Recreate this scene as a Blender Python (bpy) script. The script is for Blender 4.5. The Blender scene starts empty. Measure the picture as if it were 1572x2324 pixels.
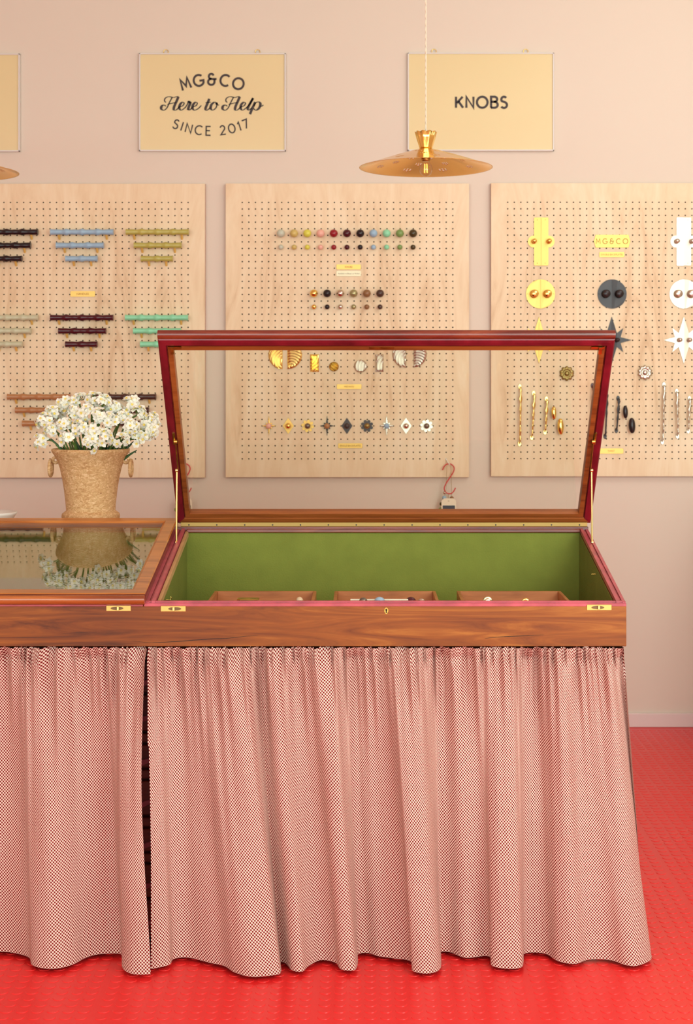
import bpy, bmesh, math, random
from mathutils import Vector, Matrix, noise
random.seed(7)
PI = math.pi
SC = bpy.context.scene
COL = SC.collection

# ------------------------------------------------------------------ camera, light, exposure
F, CX, CY, EYE = 3400.0, 824.0, 880.0, 1.315      # focal length in px, principal point, eye height
cam_d = bpy.data.cameras.new('camera')
cam = bpy.data.objects.new('camera', cam_d); COL.objects.link(cam)
cam.location = (0, 0, EYE); cam.rotation_euler = (PI/2, 0, 0)
cam_d.sensor_fit = 'HORIZONTAL'; cam_d.sensor_width = 36
cam_d.lens = F/1572*36
cam_d.shift_x = -(CX-786)/1572
cam_d.shift_y = -(1162-CY)/1572
cam_d.clip_end = 50
cam_d.dof.use_dof = True; cam_d.dof.focus_distance = 3.75; cam_d.dof.aperture_fstop = 11
SC.camera = cam

SC.view_settings.view_transform = 'Standard'
SC.view_settings.look = 'None'
SC.view_settings.gamma = 1
SC.view_settings.use_curve_mapping = False
SC.view_settings.exposure = 0.27
SC.cycles.max_bounces = 8
SC.cycles.diffuse_bounces = 4
SC.cycles.transparent_max_bounces = 12
SC.cycles.caustics_reflective = False
SC.cycles.caustics_refractive = False

world = bpy.data.worlds.new('daylight'); SC.world = world; world.use_nodes = True
bg = world.node_tree.nodes['Background']
bg.inputs[0].default_value = (0.80, 1.0, 0.94, 1); bg.inputs[1].default_value = 0.95

def area(name, loc, target, sx, sy, power, color):
    d = bpy.data.lights.new(name, 'AREA'); d.shape = 'RECTANGLE'; d.size = sx; d.size_y = sy
    d.energy = power; d.color = color
    o = bpy.data.objects.new(name, d); COL.objects.link(o); o.location = loc
    o.rotation_euler = (Vector(target)-Vector(loc)).to_track_quat('-Z', 'Y').to_euler()
    return o
area('shopfront_window', (-0.6, -2.2, 1.75), (0.0, 5.0, 1.2), 6.0, 2.7, 165, (.79, 1.0, .95))
area('side_window', (2.05, 1.7, 1.5), (0.4, 3.9, 0.4), 2.4, 2.2, 92, (.79, 1.0, .95))
area('added_wall_wash', (1.6, 4.2, 2.98), (1.0, 5.8, 2.1), 1.2, 1.2, 15, (.88, 1.0, .97))  # unseen light added to brighten the upper right of the back wall

# ------------------------------------------------------------------ helpers
def lin(c):
    c = c/255.0
    return c/12.92 if c <= 0.04045 else ((c+0.055)/1.055)**2.4
def rgb(t): return (lin(t[0]), lin(t[1]), lin(t[2]), 1)
def P(x, y, d):                                   # a point seen at photo pixel x, y at distance d
    return Vector(((x-CX)*d/F, d, EYE-(y-CY)*d/F))

def new_mat(name):
    m = bpy.data.materials.new(name); m.use_nodes = True
    nt = m.node_tree
    return m, nt, nt.nodes['Principled BSDF']
def mat(name, c, rough=0.5, metal=0.0, spec=0.5, coat=0.0, vary=0.0, scale=30.0, bump=0.0, bscale=200.0, alpha=None):
    m, nt, b = new_mat(name)
    b.inputs['Base Color'].default_value = rgb(c)
    b.inputs['Roughness'].default_value = rough
    b.inputs['Metallic'].default_value = metal
    b.inputs['Specular IOR Level'].default_value = spec
    b.inputs['Coat Weight'].default_value = coat
    b.inputs['Coat Roughness'].default_value = 0.05
    if vary:
        tc = nt.nodes.new('ShaderNodeTexCoord'); n = nt.nodes.new('ShaderNodeTexNoise')
        n.inputs['Scale'].default_value = scale; n.inputs['Detail'].default_value = 5
        nt.links.new(tc.outputs['Object'], n.inputs['Vector'])
        r = nt.nodes.new('ShaderNodeValToRGB')
        a = rgb(c)
        r.color_ramp.elements[0].position = 0.3; r.color_ramp.elements[1].position = 0.7
        r.color_ramp.elements[0].color = tuple(a[i]*(1-vary) for i in range(3))+(1,)
        r.color_ramp.elements[1].color = tuple(min(1, a[i]*(1+vary)) for i in range(3))+(1,)
        nt.links.new(n.outputs['Fac'], r.inputs['Fac']); nt.links.new(r.outputs['Color'], b.inputs['Base Color'])
    if bump:
        tc = nt.nodes.new('ShaderNodeTexCoord'); n = nt.nodes.new('ShaderNodeTexNoise')
        n.inputs['Scale'].default_value = bscale; n.inputs['Detail'].default_value = 3
        nt.links.new(tc.outputs['Object'], n.inputs['Vector'])
        bp = nt.nodes.new('ShaderNodeBump'); bp.inputs['Strength'].default_value = bump; bp.inputs['Distance'].default_value = 0.002
        nt.links.new(n.outputs['Fac'], bp.inputs['Height']); nt.links.new(bp.outputs['Normal'], b.inputs['Normal'])
    return m
def wood(name, cols, rough=0.35, axis=0, scale=7.0, stretch=14.0, coat=0.0, bump=0.15, dist=1.2, spec=0.5):
    """grain running along one axis: stretched, distorted noise through a colour ramp"""
    m, nt, b = new_mat(name)
    b.inputs['Roughness'].default_value = rough; b.inputs['Coat Weight'].default_value = coat
    b.inputs['Coat Roughness'].default_value = 0.12; b.inputs['Specular IOR Level'].default_value = spec
    tc = nt.nodes.new('ShaderNodeTexCoord'); mp = nt.nodes.new('ShaderNodeMapping')
    s = [stretch]*3; s[axis] = 1.0
    mp.inputs['Scale'].default_value = s
    nt.links.new(tc.outputs['Object'], mp.inputs['Vector'])
    n = nt.nodes.new('ShaderNodeTexNoise'); n.inputs['Scale'].default_value = scale*0.35; n.inputs['Detail'].default_value = 7
    n.inputs['Roughness'].default_value = 0.62; n.inputs['Distortion'].default_value = dist
    nt.links.new(mp.outputs['Vector'], n.inputs['Vector'])
    n2 = nt.nodes.new('ShaderNodeTexNoise'); n2.inputs['Scale'].default_value = 2.2; n2.inputs['Detail'].default_value = 2
    nt.links.new(tc.outputs['Object'], n2.inputs['Vector'])
    mx = nt.nodes.new('ShaderNodeMath'); mx.operation = 'MULTIPLY_ADD'; mx.inputs[1].default_value = 0.7; 
    ad = nt.nodes.new('ShaderNodeMath'); ad.operation = 'MULTIPLY'; ad.inputs[1].default_value = 0.3
    nt.links.new(n2.outputs['Fac'], ad.inputs[0]); nt.links.new(n.outputs['Fac'], mx.inputs[0]); nt.links.new(ad.outputs[0], mx.inputs[2])
    r = nt.nodes.new('ShaderNodeValToRGB'); e = r.color_ramp.elements
    e[0].position = 0.33; e[0].color = rgb(cols[0]); e[1].position = 0.66; e[1].color = rgb(cols[-1])
    for i, c in enumerate(cols[1:-1]):
        k = e.new(0.33+0.33*(i+1)/(len(cols)-1)); k.color = rgb(c)
    nt.links.new(mx.outputs[0], r.inputs['Fac']); nt.links.new(r.outputs['Color'], b.inputs['Base Color'])
    bp = nt.nodes.new('ShaderNodeBump'); bp.inputs['Strength'].default_value = bump; bp.inputs['Distance'].default_value = 0.001
    nt.links.new(n.outputs['Fac'], bp.inputs['Height']); nt.links.new(bp.outputs['Normal'], b.inputs['Normal'])
    return m

class MB:
    def __init__(s): s.v = []; s.f = []; s.mi = []; s.sm = []; s.uv = None
    def add(s, vs, fs, mi=0, smooth=False):
        o = len(s.v); s.v += [Vector(v) for v in vs]
        for i, f in enumerate(fs):
            s.f.append([k+o for k in f]); s.mi.append(mi[i] if isinstance(mi, list) else mi); s.sm.append(smooth)
        return s
    def box(s, x0, x1, y0, y1, z0, z1, bev=0.0, mi=0, seg=1):
        bm = bmesh.new(); bmesh.ops.create_cube(bm, size=1)
        for v in bm.verts:
            v.co = Vector((x0+(v.co.x+.5)*(x1-x0), y0+(v.co.y+.5)*(y1-y0), z0+(v.co.z+.5)*(z1-z0)))
        if bev: bmesh.ops.bevel(bm, geom=bm.edges[:], offset=bev, segments=seg, affect='EDGES', profile=0.5)
        bm.verts.index_update()
        s.add([v.co.copy() for v in bm.verts], [[v.index for v in f.verts] for f in bm.faces], mi); bm.free(); return s
    def tube(s, pts, r, n=8, closed=False, mi=0, radii=None, cap=True, flat=1.0):
        pts = [Vector(p) for p in pts]; N = len(pts); up = None; rings = []
        for i, p in enumerate(pts):
            if closed: t = pts[(i+1) % N]-pts[i-1]
            else: t = pts[min(i+1, N-1)]-pts[max(i-1, 0)]
            t.normalize()
            if up is None:
                up = Vector((0, 0, 1)) if abs(t.z) < .9 else Vector((1, 0, 0))
            a = (up-t*up.dot(t)).normalized(); b = t.cross(a); up = a
            rr = radii[i] if radii else r
            rings.append([p+(a*math.cos(2*PI*k/n)+b*math.sin(2*PI*k/n)*flat)*rr for k in range(n)])
        vs = [v for q in rings for v in q]; fs = []
        for i in range(N if closed else N-1):
            j = (i+1) % N
            for k in range(n): fs.append([i*n+k, i*n+(k+1) % n, j*n+(k+1) % n, j*n+k])
        s.add(vs, fs, mi, True)
        if cap and not closed:
            s.add(rings[0], [list(range(n))[::-1]], mi); s.add(rings[-1], [list(range(n))], mi)
        return s
    def lathe(s, prof, org=(0, 0, 0), axis=(0, 0, 1), n=32, mi=0, smooth=True, caps=True):
        ax = Vector(axis).normalized(); up = Vector((0, 0, 1)) if abs(ax.z) < .9 else Vector((1, 0, 0))
        a = (up-ax*up.dot(ax)).normalized(); b = ax.cross(a); org = Vector(org)
        vs = [org+ax*h+(a*math.cos(2*PI*k/n)+b*math.sin(2*PI*k/n))*r for r, h in prof for k in range(n)]
        fs = []
        for i in range(len(prof)-1):
            for k in range(n): fs.append([i*n+k, i*n+(k+1) % n, (i+1)*n+(k+1) % n, (i+1)*n+k])
        s.add(vs, fs, mi, smooth)
        if caps:
            if prof[0][0] > 1e-5: s.add(vs[:n], [list(range(n))[::-1]], mi)
            if prof[-1][0] > 1e-5: s.add(vs[-n:], [list(range(n))], mi)
        return s
    def ball(s, c, r, n=20, axis=(0, -1, 0), sq=1.0, mi=0):
        m = n//2
        return s.lathe([(max(r*math.sin(PI*i/m), 1e-5), -r*sq*math.cos(PI*i/m)) for i in range(m+1)], c, axis, n, mi, caps=False)
    def prism(s, poly, org, u, v, w, depth, mi=0, bev=0.0):
        org, u, v, w = Vector(org), Vector(u), Vector(v), Vector(w); n = len(poly)
        back = [org+u*a+v*b for a, b in poly]
        if bev:
            cxx = sum(p[0] for p in poly)/n; cyy = sum(p[1] for p in poly)/n
            mid = [p+w*(depth-bev) for p in back]
            fr = []
            for a, b in poly:
                l = math.hypot(a-cxx, b-cyy); k = max(0, 1-bev/l)
                fr.append(org+u*(cxx+(a-cxx)*k)+v*(cyy+(b-cyy)*k)+w*depth)
            s.add(back+mid+fr, [list(range(n))[::-1]]+[[i, (i+1) % n, n+(i+1) % n, n+i] for i in range(n)] +
                  [[n+i, n+(i+1) % n, 2*n+(i+1) % n, 2*n+i] for i in range(n)]+[list(range(2*n, 3*n))], mi)
        else:
            fr = [p+w*depth for p in back]
            s.add(back+fr, [list(range(n))[::-1], list(range(n, 2*n))]+[[i, (i+1) % n, n+(i+1) % n, n+i] for i in range(n)], mi)
        return s

WL = {}                                            # world position of every object's origin
def props(o, label=None, cat=None, group=None, kind=None):
    if label: o['label'] = label
    if cat: o['category'] = cat
    if group: o['group'] = group
    if kind: o['kind'] = kind
    return o
def build(name, mb, mats, parent=None, loc=None, local=False):
    if not isinstance(mats, (list, tuple)): mats = [mats]
    me = bpy.data.meshes.new(name)
    if parent is not None: base = WL[parent.name]; org = Vector(loc) if loc is not None else base
    elif loc is not None: org = Vector(loc)
    else:
        xs = [v.x for v in mb.v]; ys = [v.y for v in mb.v]; zs = [v.z for v in mb.v]
        org = Vector(((min(xs)+max(xs))/2, (min(ys)+max(ys))/2, min(zs)))
    me.from_pydata([(v if local else v-org) for v in mb.v], [], mb.f)
    for m in mats: me.materials.append(m)
    me.polygons.foreach_set('material_index', mb.mi); me.polygons.foreach_set('use_smooth', mb.sm)
    if mb.uv:
        ul = me.uv_layers.new(name='UVMap')
        for l in me.loops: ul.data[l.index].uv = mb.uv[l.vertex_index]
    me.update()
    o = bpy.data.objects.new(name, me); COL.objects.link(o)
    if parent is not None: o.parent = parent; o.location = org-WL[parent.name]
    else: o.location = org
    WL[o.name] = org
    return o
def thing(name, loc, label, cat, group=None):
    o = bpy.data.objects.new(name, None); COL.objects.link(o); o.location = loc; o.empty_display_size = .02
    WL[o.name] = Vector(loc)
    return props(o, label, cat, group)

# ------------------------------------------------------------------ materials
WALL = mat('wall_paint', (224, 206, 190), .75, spec=.25, bump=.12, bscale=350)
TRIM = mat('trim_paint', (226, 204, 198), .4)
CEIL = mat('ceiling_paint', (240, 232, 224), .9)
BRASS = mat('polished_brass', (250, 214, 120), .16, 1.0)
BRASSD = mat('aged_brass', (196, 158, 78), .32, 1.0, vary=.35, scale=60)
BRASSP = mat('brushed_brass_plate', (216, 170, 98), .46, 1.0)
NICKEL = mat('polished_nickel', (216, 206, 192), .2, 1.0)
NICKP = mat('nickel_plate', (226, 214, 198), .42, 1.0)
NICKM = mat('satin_nickel', (206, 196, 182), .3, 1.0)
BLACKM = mat('blackened_metal', (62, 58, 60), .42, .4)
BLACKK = mat('black_bronze', (44, 34, 36), .28, .3)
PEWTER = mat('pewter', (128, 120, 108), .35, .8)
OLIVE = mat('antique_olive_brass', (158, 138, 84), .4, .9, vary=.3, scale=250)
INK = mat('dark_ink', (58, 44, 44), .6)
INKB = mat('engraving_ink', (92, 64, 24), .8, spec=.1)
WHITE = mat('white_glaze', (238, 230, 220), .2)
STRING = mat('brown_string', (168, 136, 88), .9)
REDW = mat('red_enamel', (205, 45, 50), .3)
NAVY = mat('navy_print', (38, 42, 66), .5)
GREENP = mat('green_print', (96, 140, 104), .5)
CARD = mat('cream_card', (240, 226, 200), .7)
FELT = mat('green_felt', (118, 122, 52), .95, spec=.15, vary=.08, scale=14, bump=.6, bscale=260)
CASEW = wood('case_wood', [(60, 24, 6), (114, 56, 14), (138, 74, 20), (164, 100, 36)], .42, 0, 6, 11, coat=.04, dist=2.0, spec=.3)
LIDW = wood('lid_top_wood', [(140, 74, 26), (184, 110, 46), (202, 130, 60)], .28, 0, 8, 12, coat=.3)
REDWD = wood('red_stained_wood', [(66, 22, 16), (112, 40, 26), (144, 66, 38)], .26, 0, 8, 12, coat=.3)
INWD = wood('orange_stained_wood', [(104, 48, 20), (142, 74, 30), (160, 88, 40)], .34, 0, 8, 14)
CRIM = mat('crimson_paint', (112, 20, 32), .3, vary=.35, scale=18)
PINK = mat('worn_sheen_paint', (178, 72, 84), .34, vary=.25, scale=22)  # rim's crimson with its sheen painted in as pink; cup pulls share it
BARE = wood('bare_wood_edge', [(176, 130, 82), (206, 164, 112)], .5, 1, 8, 12)
TRAYW = wood('tray_wood', [(136, 76, 38), (176, 106, 60), (192, 124, 76)], .4, 0, 8, 8)
CHESTW = wood('chest_wood', [(96, 18, 14), (122, 32, 20), (140, 52, 28)], .5, 0, 8, 10)
DARKGAP = mat('dark_recess', (18, 14, 14), .8)
PLY = wood('birch_ply', [(212, 174, 134), (230, 198, 160), (236, 208, 172), (240, 216, 184)], .5, 2, 6, 5, dist=1.8, bump=.03)
PLYE = mat('ply_edge', (206, 150, 122), .6)
HOLEM = mat('drilled_hole', (46, 28, 14), .9)
SIGNM = mat('sign_yellow', (226, 202, 150), .35, coat=.6)
ACRYL = mat('sign_edge', (226, 218, 214), .2)
STONE = {'stone': (196, 196, 176), 'mustard': (206, 178, 104), 'yellow': (220, 210, 82), 'pink': (238, 176, 158),
         'red': (150, 26, 38), 'burgundy': (74, 12, 26), 'black': (32, 20, 24), 'blue': (154, 182, 204),
         'mint': (142, 214, 170), 'green': (124, 150, 84), 'umber': (70, 56, 28), 'olive': (186, 172, 88),
         'oak': (182, 124, 80), 'walnut': (74, 42, 34), 'bronze': (142, 98, 62), 'darkbronze': (74, 50, 42), 'sage': (200, 196, 164)}
LAC = {k: mat('lacquer_'+k, v, .28) for k, v in STONE.items()}

def glass_material():
    m = bpy.data.materials.new('clear_glass'); m.use_nodes = True; nt = m.node_tree
    for n in list(nt.nodes): nt.nodes.remove(n)
    out = nt.nodes.new('ShaderNodeOutputMaterial'); mix = nt.nodes.new('ShaderNodeMixShader')
    tr = nt.nodes.new('ShaderNodeBsdfTransparent'); tr.inputs[0].default_value = (.985, .99, .965, 1)
    gl = nt.nodes.new('ShaderNodeBsdfGlossy'); gl.inputs['Roughness'].default_value = 0.004
    lw = nt.nodes.new('ShaderNodeLayerWeight'); lw.inputs['Blend'].default_value = .5
    pw = nt.nodes.new('ShaderNodeMath'); pw.operation = 'POWER'; pw.inputs[1].default_value = 3.1
    ma = nt.nodes.new('ShaderNodeMath'); ma.operation = 'MULTIPLY_ADD'; ma.inputs[1].default_value = .95; ma.inputs[2].default_value = .045
    nt.links.new(lw.outputs['Facing'], pw.inputs[0]); nt.links.new(pw.outputs[0], ma.inputs[0])
    nt.links.new(ma.outputs[0], mix.inputs[0]); nt.links.new(tr.outputs[0], mix.inputs[1]); nt.links.new(gl.outputs[0], mix.inputs[2])
    nt.links.new(mix.outputs[0], out.inputs[0])
    return m
GLASS = glass_material()

def floor_material():
    m, nt, b = new_mat('red_studded_rubber')
    b.inputs['Base Color'].default_value = rgb((226, 38, 38)); b.inputs['Roughness'].default_value = .36
    b.inputs['Specular IOR Level'].default_value = .42
    geo = nt.nodes.new('ShaderNodeNewGeometry')
    ns = nt.nodes.new('ShaderNodeTexNoise'); ns.inputs['Scale'].default_value = 3; ns.inputs['Detail'].default_value = 4
    nt.links.new(geo.outputs['Position'], ns.inputs['Vector'])
    mr = nt.nodes.new('ShaderNodeMapRange'); mr.inputs['To Min'].default_value = .24; mr.inputs['To Max'].default_value = .34
    nt.links.new(ns.outputs['Fac'], mr.inputs['Value']); nt.links.new(mr.outputs[0], b.inputs['Roughness'])
    return m
def gingham_material():
    m, nt, b = new_mat('red_check_cotton')
    b.inputs['Roughness'].default_value = .9; b.inputs['Specular IOR Level'].default_value = .15
    uv = nt.nodes.new('ShaderNodeUVMap'); ck = nt.nodes.new('ShaderNodeTexChecker')
    ck.inputs['Scale'].default_value = 1.0/.0037
    ck.inputs['Color1'].default_value = rgb((238, 206, 190)); ck.inputs['Color2'].default_value = rgb((118, 8, 16))
    nt.links.new(uv.outputs[0], ck.inputs['Vector']); nt.links.new(ck.outputs['Color'], b.inputs['Base Color'])
    return m
def cork_material():
    m, nt, b = new_mat('pressed_cork'); b.inputs['Roughness'].default_value = .85
    tc = nt.nodes.new('ShaderNodeTexCoord')
    mp = nt.nodes.new('ShaderNodeMapping'); mp.inputs['Scale'].default_value = (1, 1, 2.0)
    nt.links.new(tc.outputs['Object'], mp.inputs[0])
    n = nt.nodes.new('ShaderNodeTexNoise'); n.inputs['Scale'].default_value = 85; n.inputs['Detail'].default_value = 8; n.inputs['Distortion'].default_value = 1.4
    n.inputs['Roughness'].default_value = .7
    nt.links.new(mp.outputs[0], n.inputs['Vector'])
    r = nt.nodes.new('ShaderNodeValToRGB'); e = r.color_ramp.elements
    e[0].position = .28; e[0].color = rgb((126, 80, 44)); e[1].position = .66; e[1].color = rgb((242, 204, 162))
    k = e.new(.40); k.color = rgb((192, 142, 92)); k = e.new(.52); k.color = rgb((208, 164, 112))
    nt.links.new(n.outputs['Fac'], r.inputs[0]); nt.links.new(r.outputs[0], b.inputs['Base Color'])
    bp = nt.nodes.new('ShaderNodeBump'); bp.inputs['Strength'].default_value = .4; bp.inputs['Distance'].default_value = .001
    nt.links.new(n.outputs['Fac'], bp.inputs['Height']); nt.links.new(bp.outputs[0], b.inputs['Normal'])
    return m
CORK = cork_material(); FLOOR = floor_material(); CHECK = gingham_material()

# ------------------------------------------------------------------ room
YW, YBD = 5.812, 5.788                            # wall face, pegboard face
def struct(name, mb, m): return props(build(name, mb, m), kind='structure')
fl = MB().box(-4.2, 4.2, -3.0, YW+.1, -.05, 0)
T_, p_ = .4655, .0326; cs = [(math.cos(2*PI*k/18), math.sin(2*PI*k/18)) for k in range(18)]      # raised round studs, 14 by 14 to a tile
for ti in range(-6, 4):
    for tj in range(-3, 6):
        for i in range(14):
            for j in range(14):
                x = .362+ti*T_+(T_-14*p_)/2+(i+.5)*p_; y = 3.574+tj*T_+(T_-14*p_)/2+(j+.5)*p_
                if y < 2.95 or y > YW-.03 or x > 2.1: continue
                if -1.45 < x < .45 and 3.56 < y < 3.98: continue
                o = len(fl.v); fl.v += [Vector((x+a*.0134, y+b*.0134, 0)) for a, b in cs]+[Vector((x+a*.0126, y+b*.0126, .0011)) for a, b in cs]
                fl.f += [[o+k, o+(k+1) % 18, o+18+(k+1) % 18, o+18+k] for k in range(18)]+[list(range(o+18, o+36))]
                fl.mi += [0]*19; fl.sm += [False]*19
struct('floor', fl, FLOOR)
struct('ceiling', MB().box(-4.2, 4.2, -3.0, YW+.1, 3.1, 3.15), CEIL)
struct('wall_back', MB().box(-4.2, 4.2, YW, YW+.12, 0, 3.1), WALL)
struct('wall_left', MB().box(-4.25, -4.15, -3.0, YW, 0, 3.1), WALL)
struct('wall_right', MB().box(2.12, 2.22, -3.0, YW, 0, 3.1), WALL)
bb = MB(); bb.box(-4.1, 4.1, YW-.014, YW, 0, .0545, .003)
struct('baseboard_back', bb, TRIM)

sc_ = thing('shading_cabinet', (1.68, 5.2, 0), 'unseen low cream cabinet added just outside the right edge to shade the wall', 'cabinet')  # out of view, added to shade the lower right wall and floor
build('body', MB().box(1.38, 2.0, 4.72, 5.79, .05, .90, .004), CEIL, sc_)
build('top', MB().box(1.36, 2.02, 4.70, 5.795, .90, .93, .004), CEIL, sc_)
for q in range(2): build('door', MB().box(1.364, 1.38, 4.74+q*.53, 5.25+q*.53, .08, .88, .003), CEIL, sc_)

# ------------------------------------------------------------------ stroke lettering
def arc(cx, cy, rx, ry, a0, a1, n=18):
    return [(cx+rx*math.cos(math.radians(a0+(a1-a0)*i/n)), cy+ry*math.sin(math.radians(a0+(a1-a0)*i/n))) for i in range(n+1)]
GL = {
 'M': (.92, [[(.06, 0), (.14, 1), (.46, .28), (.78, 1), (.86, 0)]]),
 'G': (.98, [arc(.5, .5, .46, .5, 48, 330)+[(.92, .46), (.56, .46)]]),
 'C': (.90, [arc(.5, .5, .46, .5, 48, 312)]),
 'O': (1.0, [arc(.5, .5, .48, .5, 0, 360, 30)]),
 'K': (.72, [[(.08, 0), (.08, 1)], [(.68, 1), (.14, .42)], [(.30, .58), (.72, 0)]]),
 'N': (.80, [[(.08, 0), (.08, 1), (.72, 0), (.72, 1)]]),
 'B': (.70, [[(.08, 0), (.08, 1), (.36, 1)]+arc(.38, .77, .25, .23, 90, -90)+[(.08, .54)], [(.30, .54)]+arc(.38, .27, .3, .27, 90, -90)+[(.06, 0)]]),
 'S': (.66, [arc(.33, .75, .24, .25, 35, 215)+arc(.33, .25, .27, .27, 62, -150)]),
 'I': (.20, [[(.1, 0), (.1, 1)]]),
 'E': (.62, [[(.58, 1), (.08, 1), (.08, 0), (.60, 0)], [(.08, .52), (.52, .52)]]),
 '2': (.66, [arc(.32, .72, .25, .28, 165, -30)+[(.06, 0), (.62, 0)]]),
 '0': (.82, [arc(.41, .5, .36, .5, 0, 360, 30)]),
 '1': (.34, [[(.04, .80), (.22, 1), (.22, 0)]]),
 '7': (.60, [[(.02, 1), (.58, 1), (.20, 0)]]),
 '&': (.86, [arc(.36, .77, .22, .23, 20, 270, 16), [(.34, .53)]+arc(.36, .27, .29, .27, 95, 360, 20)+[(.65, .52)], [(.36, .53), (.84, .53)]]),
 ' ': (.42, []),
}
def ribbon(mb, pts, wf, org, u, v, w, mi=0):
    n = len(pts)
    if n < 2: return
    closed = (abs(pts[0][0]-pts[-1][0])+abs(pts[0][1]-pts[-1][1])) < 1e-6
    L, R = [], []
    for i in range(n):
        a = pts[i-1] if i > 0 else (pts[-2] if closed else pts[0]); c = pts[i+1] if i < n-1 else (pts[1] if closed else pts[-1]); b = pts[i]
        d1 = Vector((b[0]-a[0], b[1]-a[1])); d2 = Vector((c[0]-b[0], c[1]-b[1]))
        if d1.length < 1e-9: d1 = d2
        if d2.length < 1e-9: d2 = d1
        d1.normalize(); d2.normalize(); t = d1+d2
        if t.length < .05: t = d1
        t.normalize(); nn = Vector((-t.y, t.x)); k = 1/max(.45, abs(nn.dot(Vector((-d1.y, d1.x)))))
        hw = wf(i, t)*.5*k
        L.append((b[0]+nn.x*hw, b[1]+nn.y*hw)); R.append((b[0]-nn.x*hw, b[1]-nn.y*hw))
    o = Vector(org); u, v = Vector(u), Vector(v)
    vs = [o+u*p[0]+v*p[1] for p in L]+[o+u*p[0]+v*p[1] for p in R]
    mb.add(vs, [[i, i+1, n+i+1, n+i] for i in range(n-1)], mi)
def word(mb, text, org, h, track, weight, curve=0.0, u=(1, 0, 0), v=(0, 0, 1), only=None):
    """letters h tall centred on org; curve = signed radius of the arc they sit on (+ arches up)"""
    u, v = Vector(u), Vector(v); tot = sum(GL[c][0]+track for c in text)-track; x = -tot*h/2
    for ci_, c in enumerate(text):
        wd, strokes = GL[c]
        if only and not (only[0] <= ci_ < only[1]): x += (wd+track)*h; continue
        mid = x+wd*h/2; o = Vector(org)
        if curve:
            a = mid/curve; pos = o+u*(curve*math.sin(a))+v*(curve*(math.cos(a)-1)); uu = u*math.cos(a)-v*math.sin(a); vv = u*math.sin(a)+v*math.cos(a)
        else: pos = o+u*mid; uu, vv = u, v
        for st in strokes:
            q = [((p[0]-wd/2)*h, (p[1]-.5)*h) for p in st]
            ribbon(mb, q, lambda i, t: weight*h, pos, uu, vv, None)
        x += (wd+track)*h
def catmull(pts, k=7):
    out = []
    for i in range(len(pts)-1):
        p0 = pts[max(i-1, 0)]; p1 = pts[i]; p2 = pts[i+1]; p3 = pts[min(i+2, len(pts)-1)]
        for j in range(k):
            t = j/k
            out.append(tuple(.5*((2*p1[a])+(-p0[a]+p2[a])*t+(2*p0[a]-5*p1[a]+4*p2[a]-p3[a])*t*t+(-p0[a]+3*p1[a]-3*p2[a]+p3[a])*t**3) for a in range(len(p1))))
    out.append(tuple(pts[-1])); return out
def small_text(name, s, c, h, m, parent, width=None):
    cu = bpy.data.curves.new(name, 'FONT'); cu.body = s; cu.size = 1; cu.align_x = 'CENTER'; cu.align_y = 'CENTER'; cu.resolution_u = 2
    tmp = bpy.data.objects.new(name, cu); COL.objects.link(tmp)
    dg = bpy.context.evaluated_depsgraph_get(); me = bpy.data.meshes.new_from_object(tmp.evaluated_get(dg))
    bpy.data.objects.remove(tmp); bpy.data.curves.remove(cu)
    xs = [v.co.x for v in me.vertices]; ys = [v.co.y for v in me.vertices]
    sy = h/(max(ys)-min(ys)); sx = (width/(max(xs)-min(xs))) if width else sy
    mx, my = (max(xs)+min(xs))/2, (max(ys)+min(ys))/2
    mb = MB(); mb.add([Vector(c)+Vector(((v.co.x-mx)*sx, 0, (v.co.y-my)*sy)) for v in me.vertices], [list(p.vertices) for p in me.polygons])
    bpy.data.meshes.remove(me)
    return build(name, mb, m, parent)

# ------------------------------------------------------------------ wall signs
def sign(x0, x1, y0, y1, label):
    d = YW-.004
    a, b = P(x0, y1, d), P(x1, y0, d)
    t = thing('wall_sign', (a.x, YW, a.z), label, 'sign', 'yellow signs high on the wall')
    build('panel', MB().box(a.x+.004, b.x-.004, YW-.012, YW-.003, a.z+.004, b.z-.004), SIGNM, t)
    fr = MB(); e = .005
    for q in ((a.x, b.x, a.z, a.z+e), (a.x, b.x, b.z-e, b.z), (a.x, a.x+e, a.z, b.z), (b.x-e, b.x, a.z, b.z)):
        fr.box(q[0], q[1], YW-.018, YW-.002, q[2], q[3], .001)
    build('frame', fr, ACRYL, t)
    for k in (60, 268):
        c = P(x0+k, y0-4, d)
        build('hanging_ring', MB().tube([(c.x+.009*math.cos(q*PI/8), YW-.006, c.z+.009*math.sin(q*PI/8)) for q in range(16)], .0014, 6, True), BRASS, t)
    return t, (a.x+b.x)/2, (a.z+b.z)/2
def Q(x, y, d): p = P(x, y, d); return (p.x, p.z)
s1, sx, sz = sign(316.5, 648.5, 122, 344, 'yellow framed sign with Here to Help in script between two arched lines')
yl = YW-.0135; k = yl/F
lt = MB(); word(lt, 'MG&CO', P(481, 180, yl), 25*k, .30, .19, 185*k); build('lettering', lt, INK, s1)
for on in ((0, 5), (6, 10)):
    lt = MB(); word(lt, 'SINCE 2017', P(478, 297, yl), 20*k, .30, .15, -210*k, only=on); build('lettering', lt, INK, s1)
Hs = [[(262, 652), (240, 640), (216, 652), (212, 680), (240, 694), (272, 668), (298, 612), (328, 556)],
      [(262, 612), (246, 596), (254, 568), (290, 552), (340, 560), (372, 552), (392, 550)],
      [(392, 552), (372, 600), (346, 660), (346, 690), (370, 690), (402, 658)], [(276, 634), (320, 622), (368, 612)]]
Es = [[(402, 658), (436, 648), (452, 622), (434, 610), (408, 636), (402, 674), (424, 693), (466, 664)]]
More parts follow.
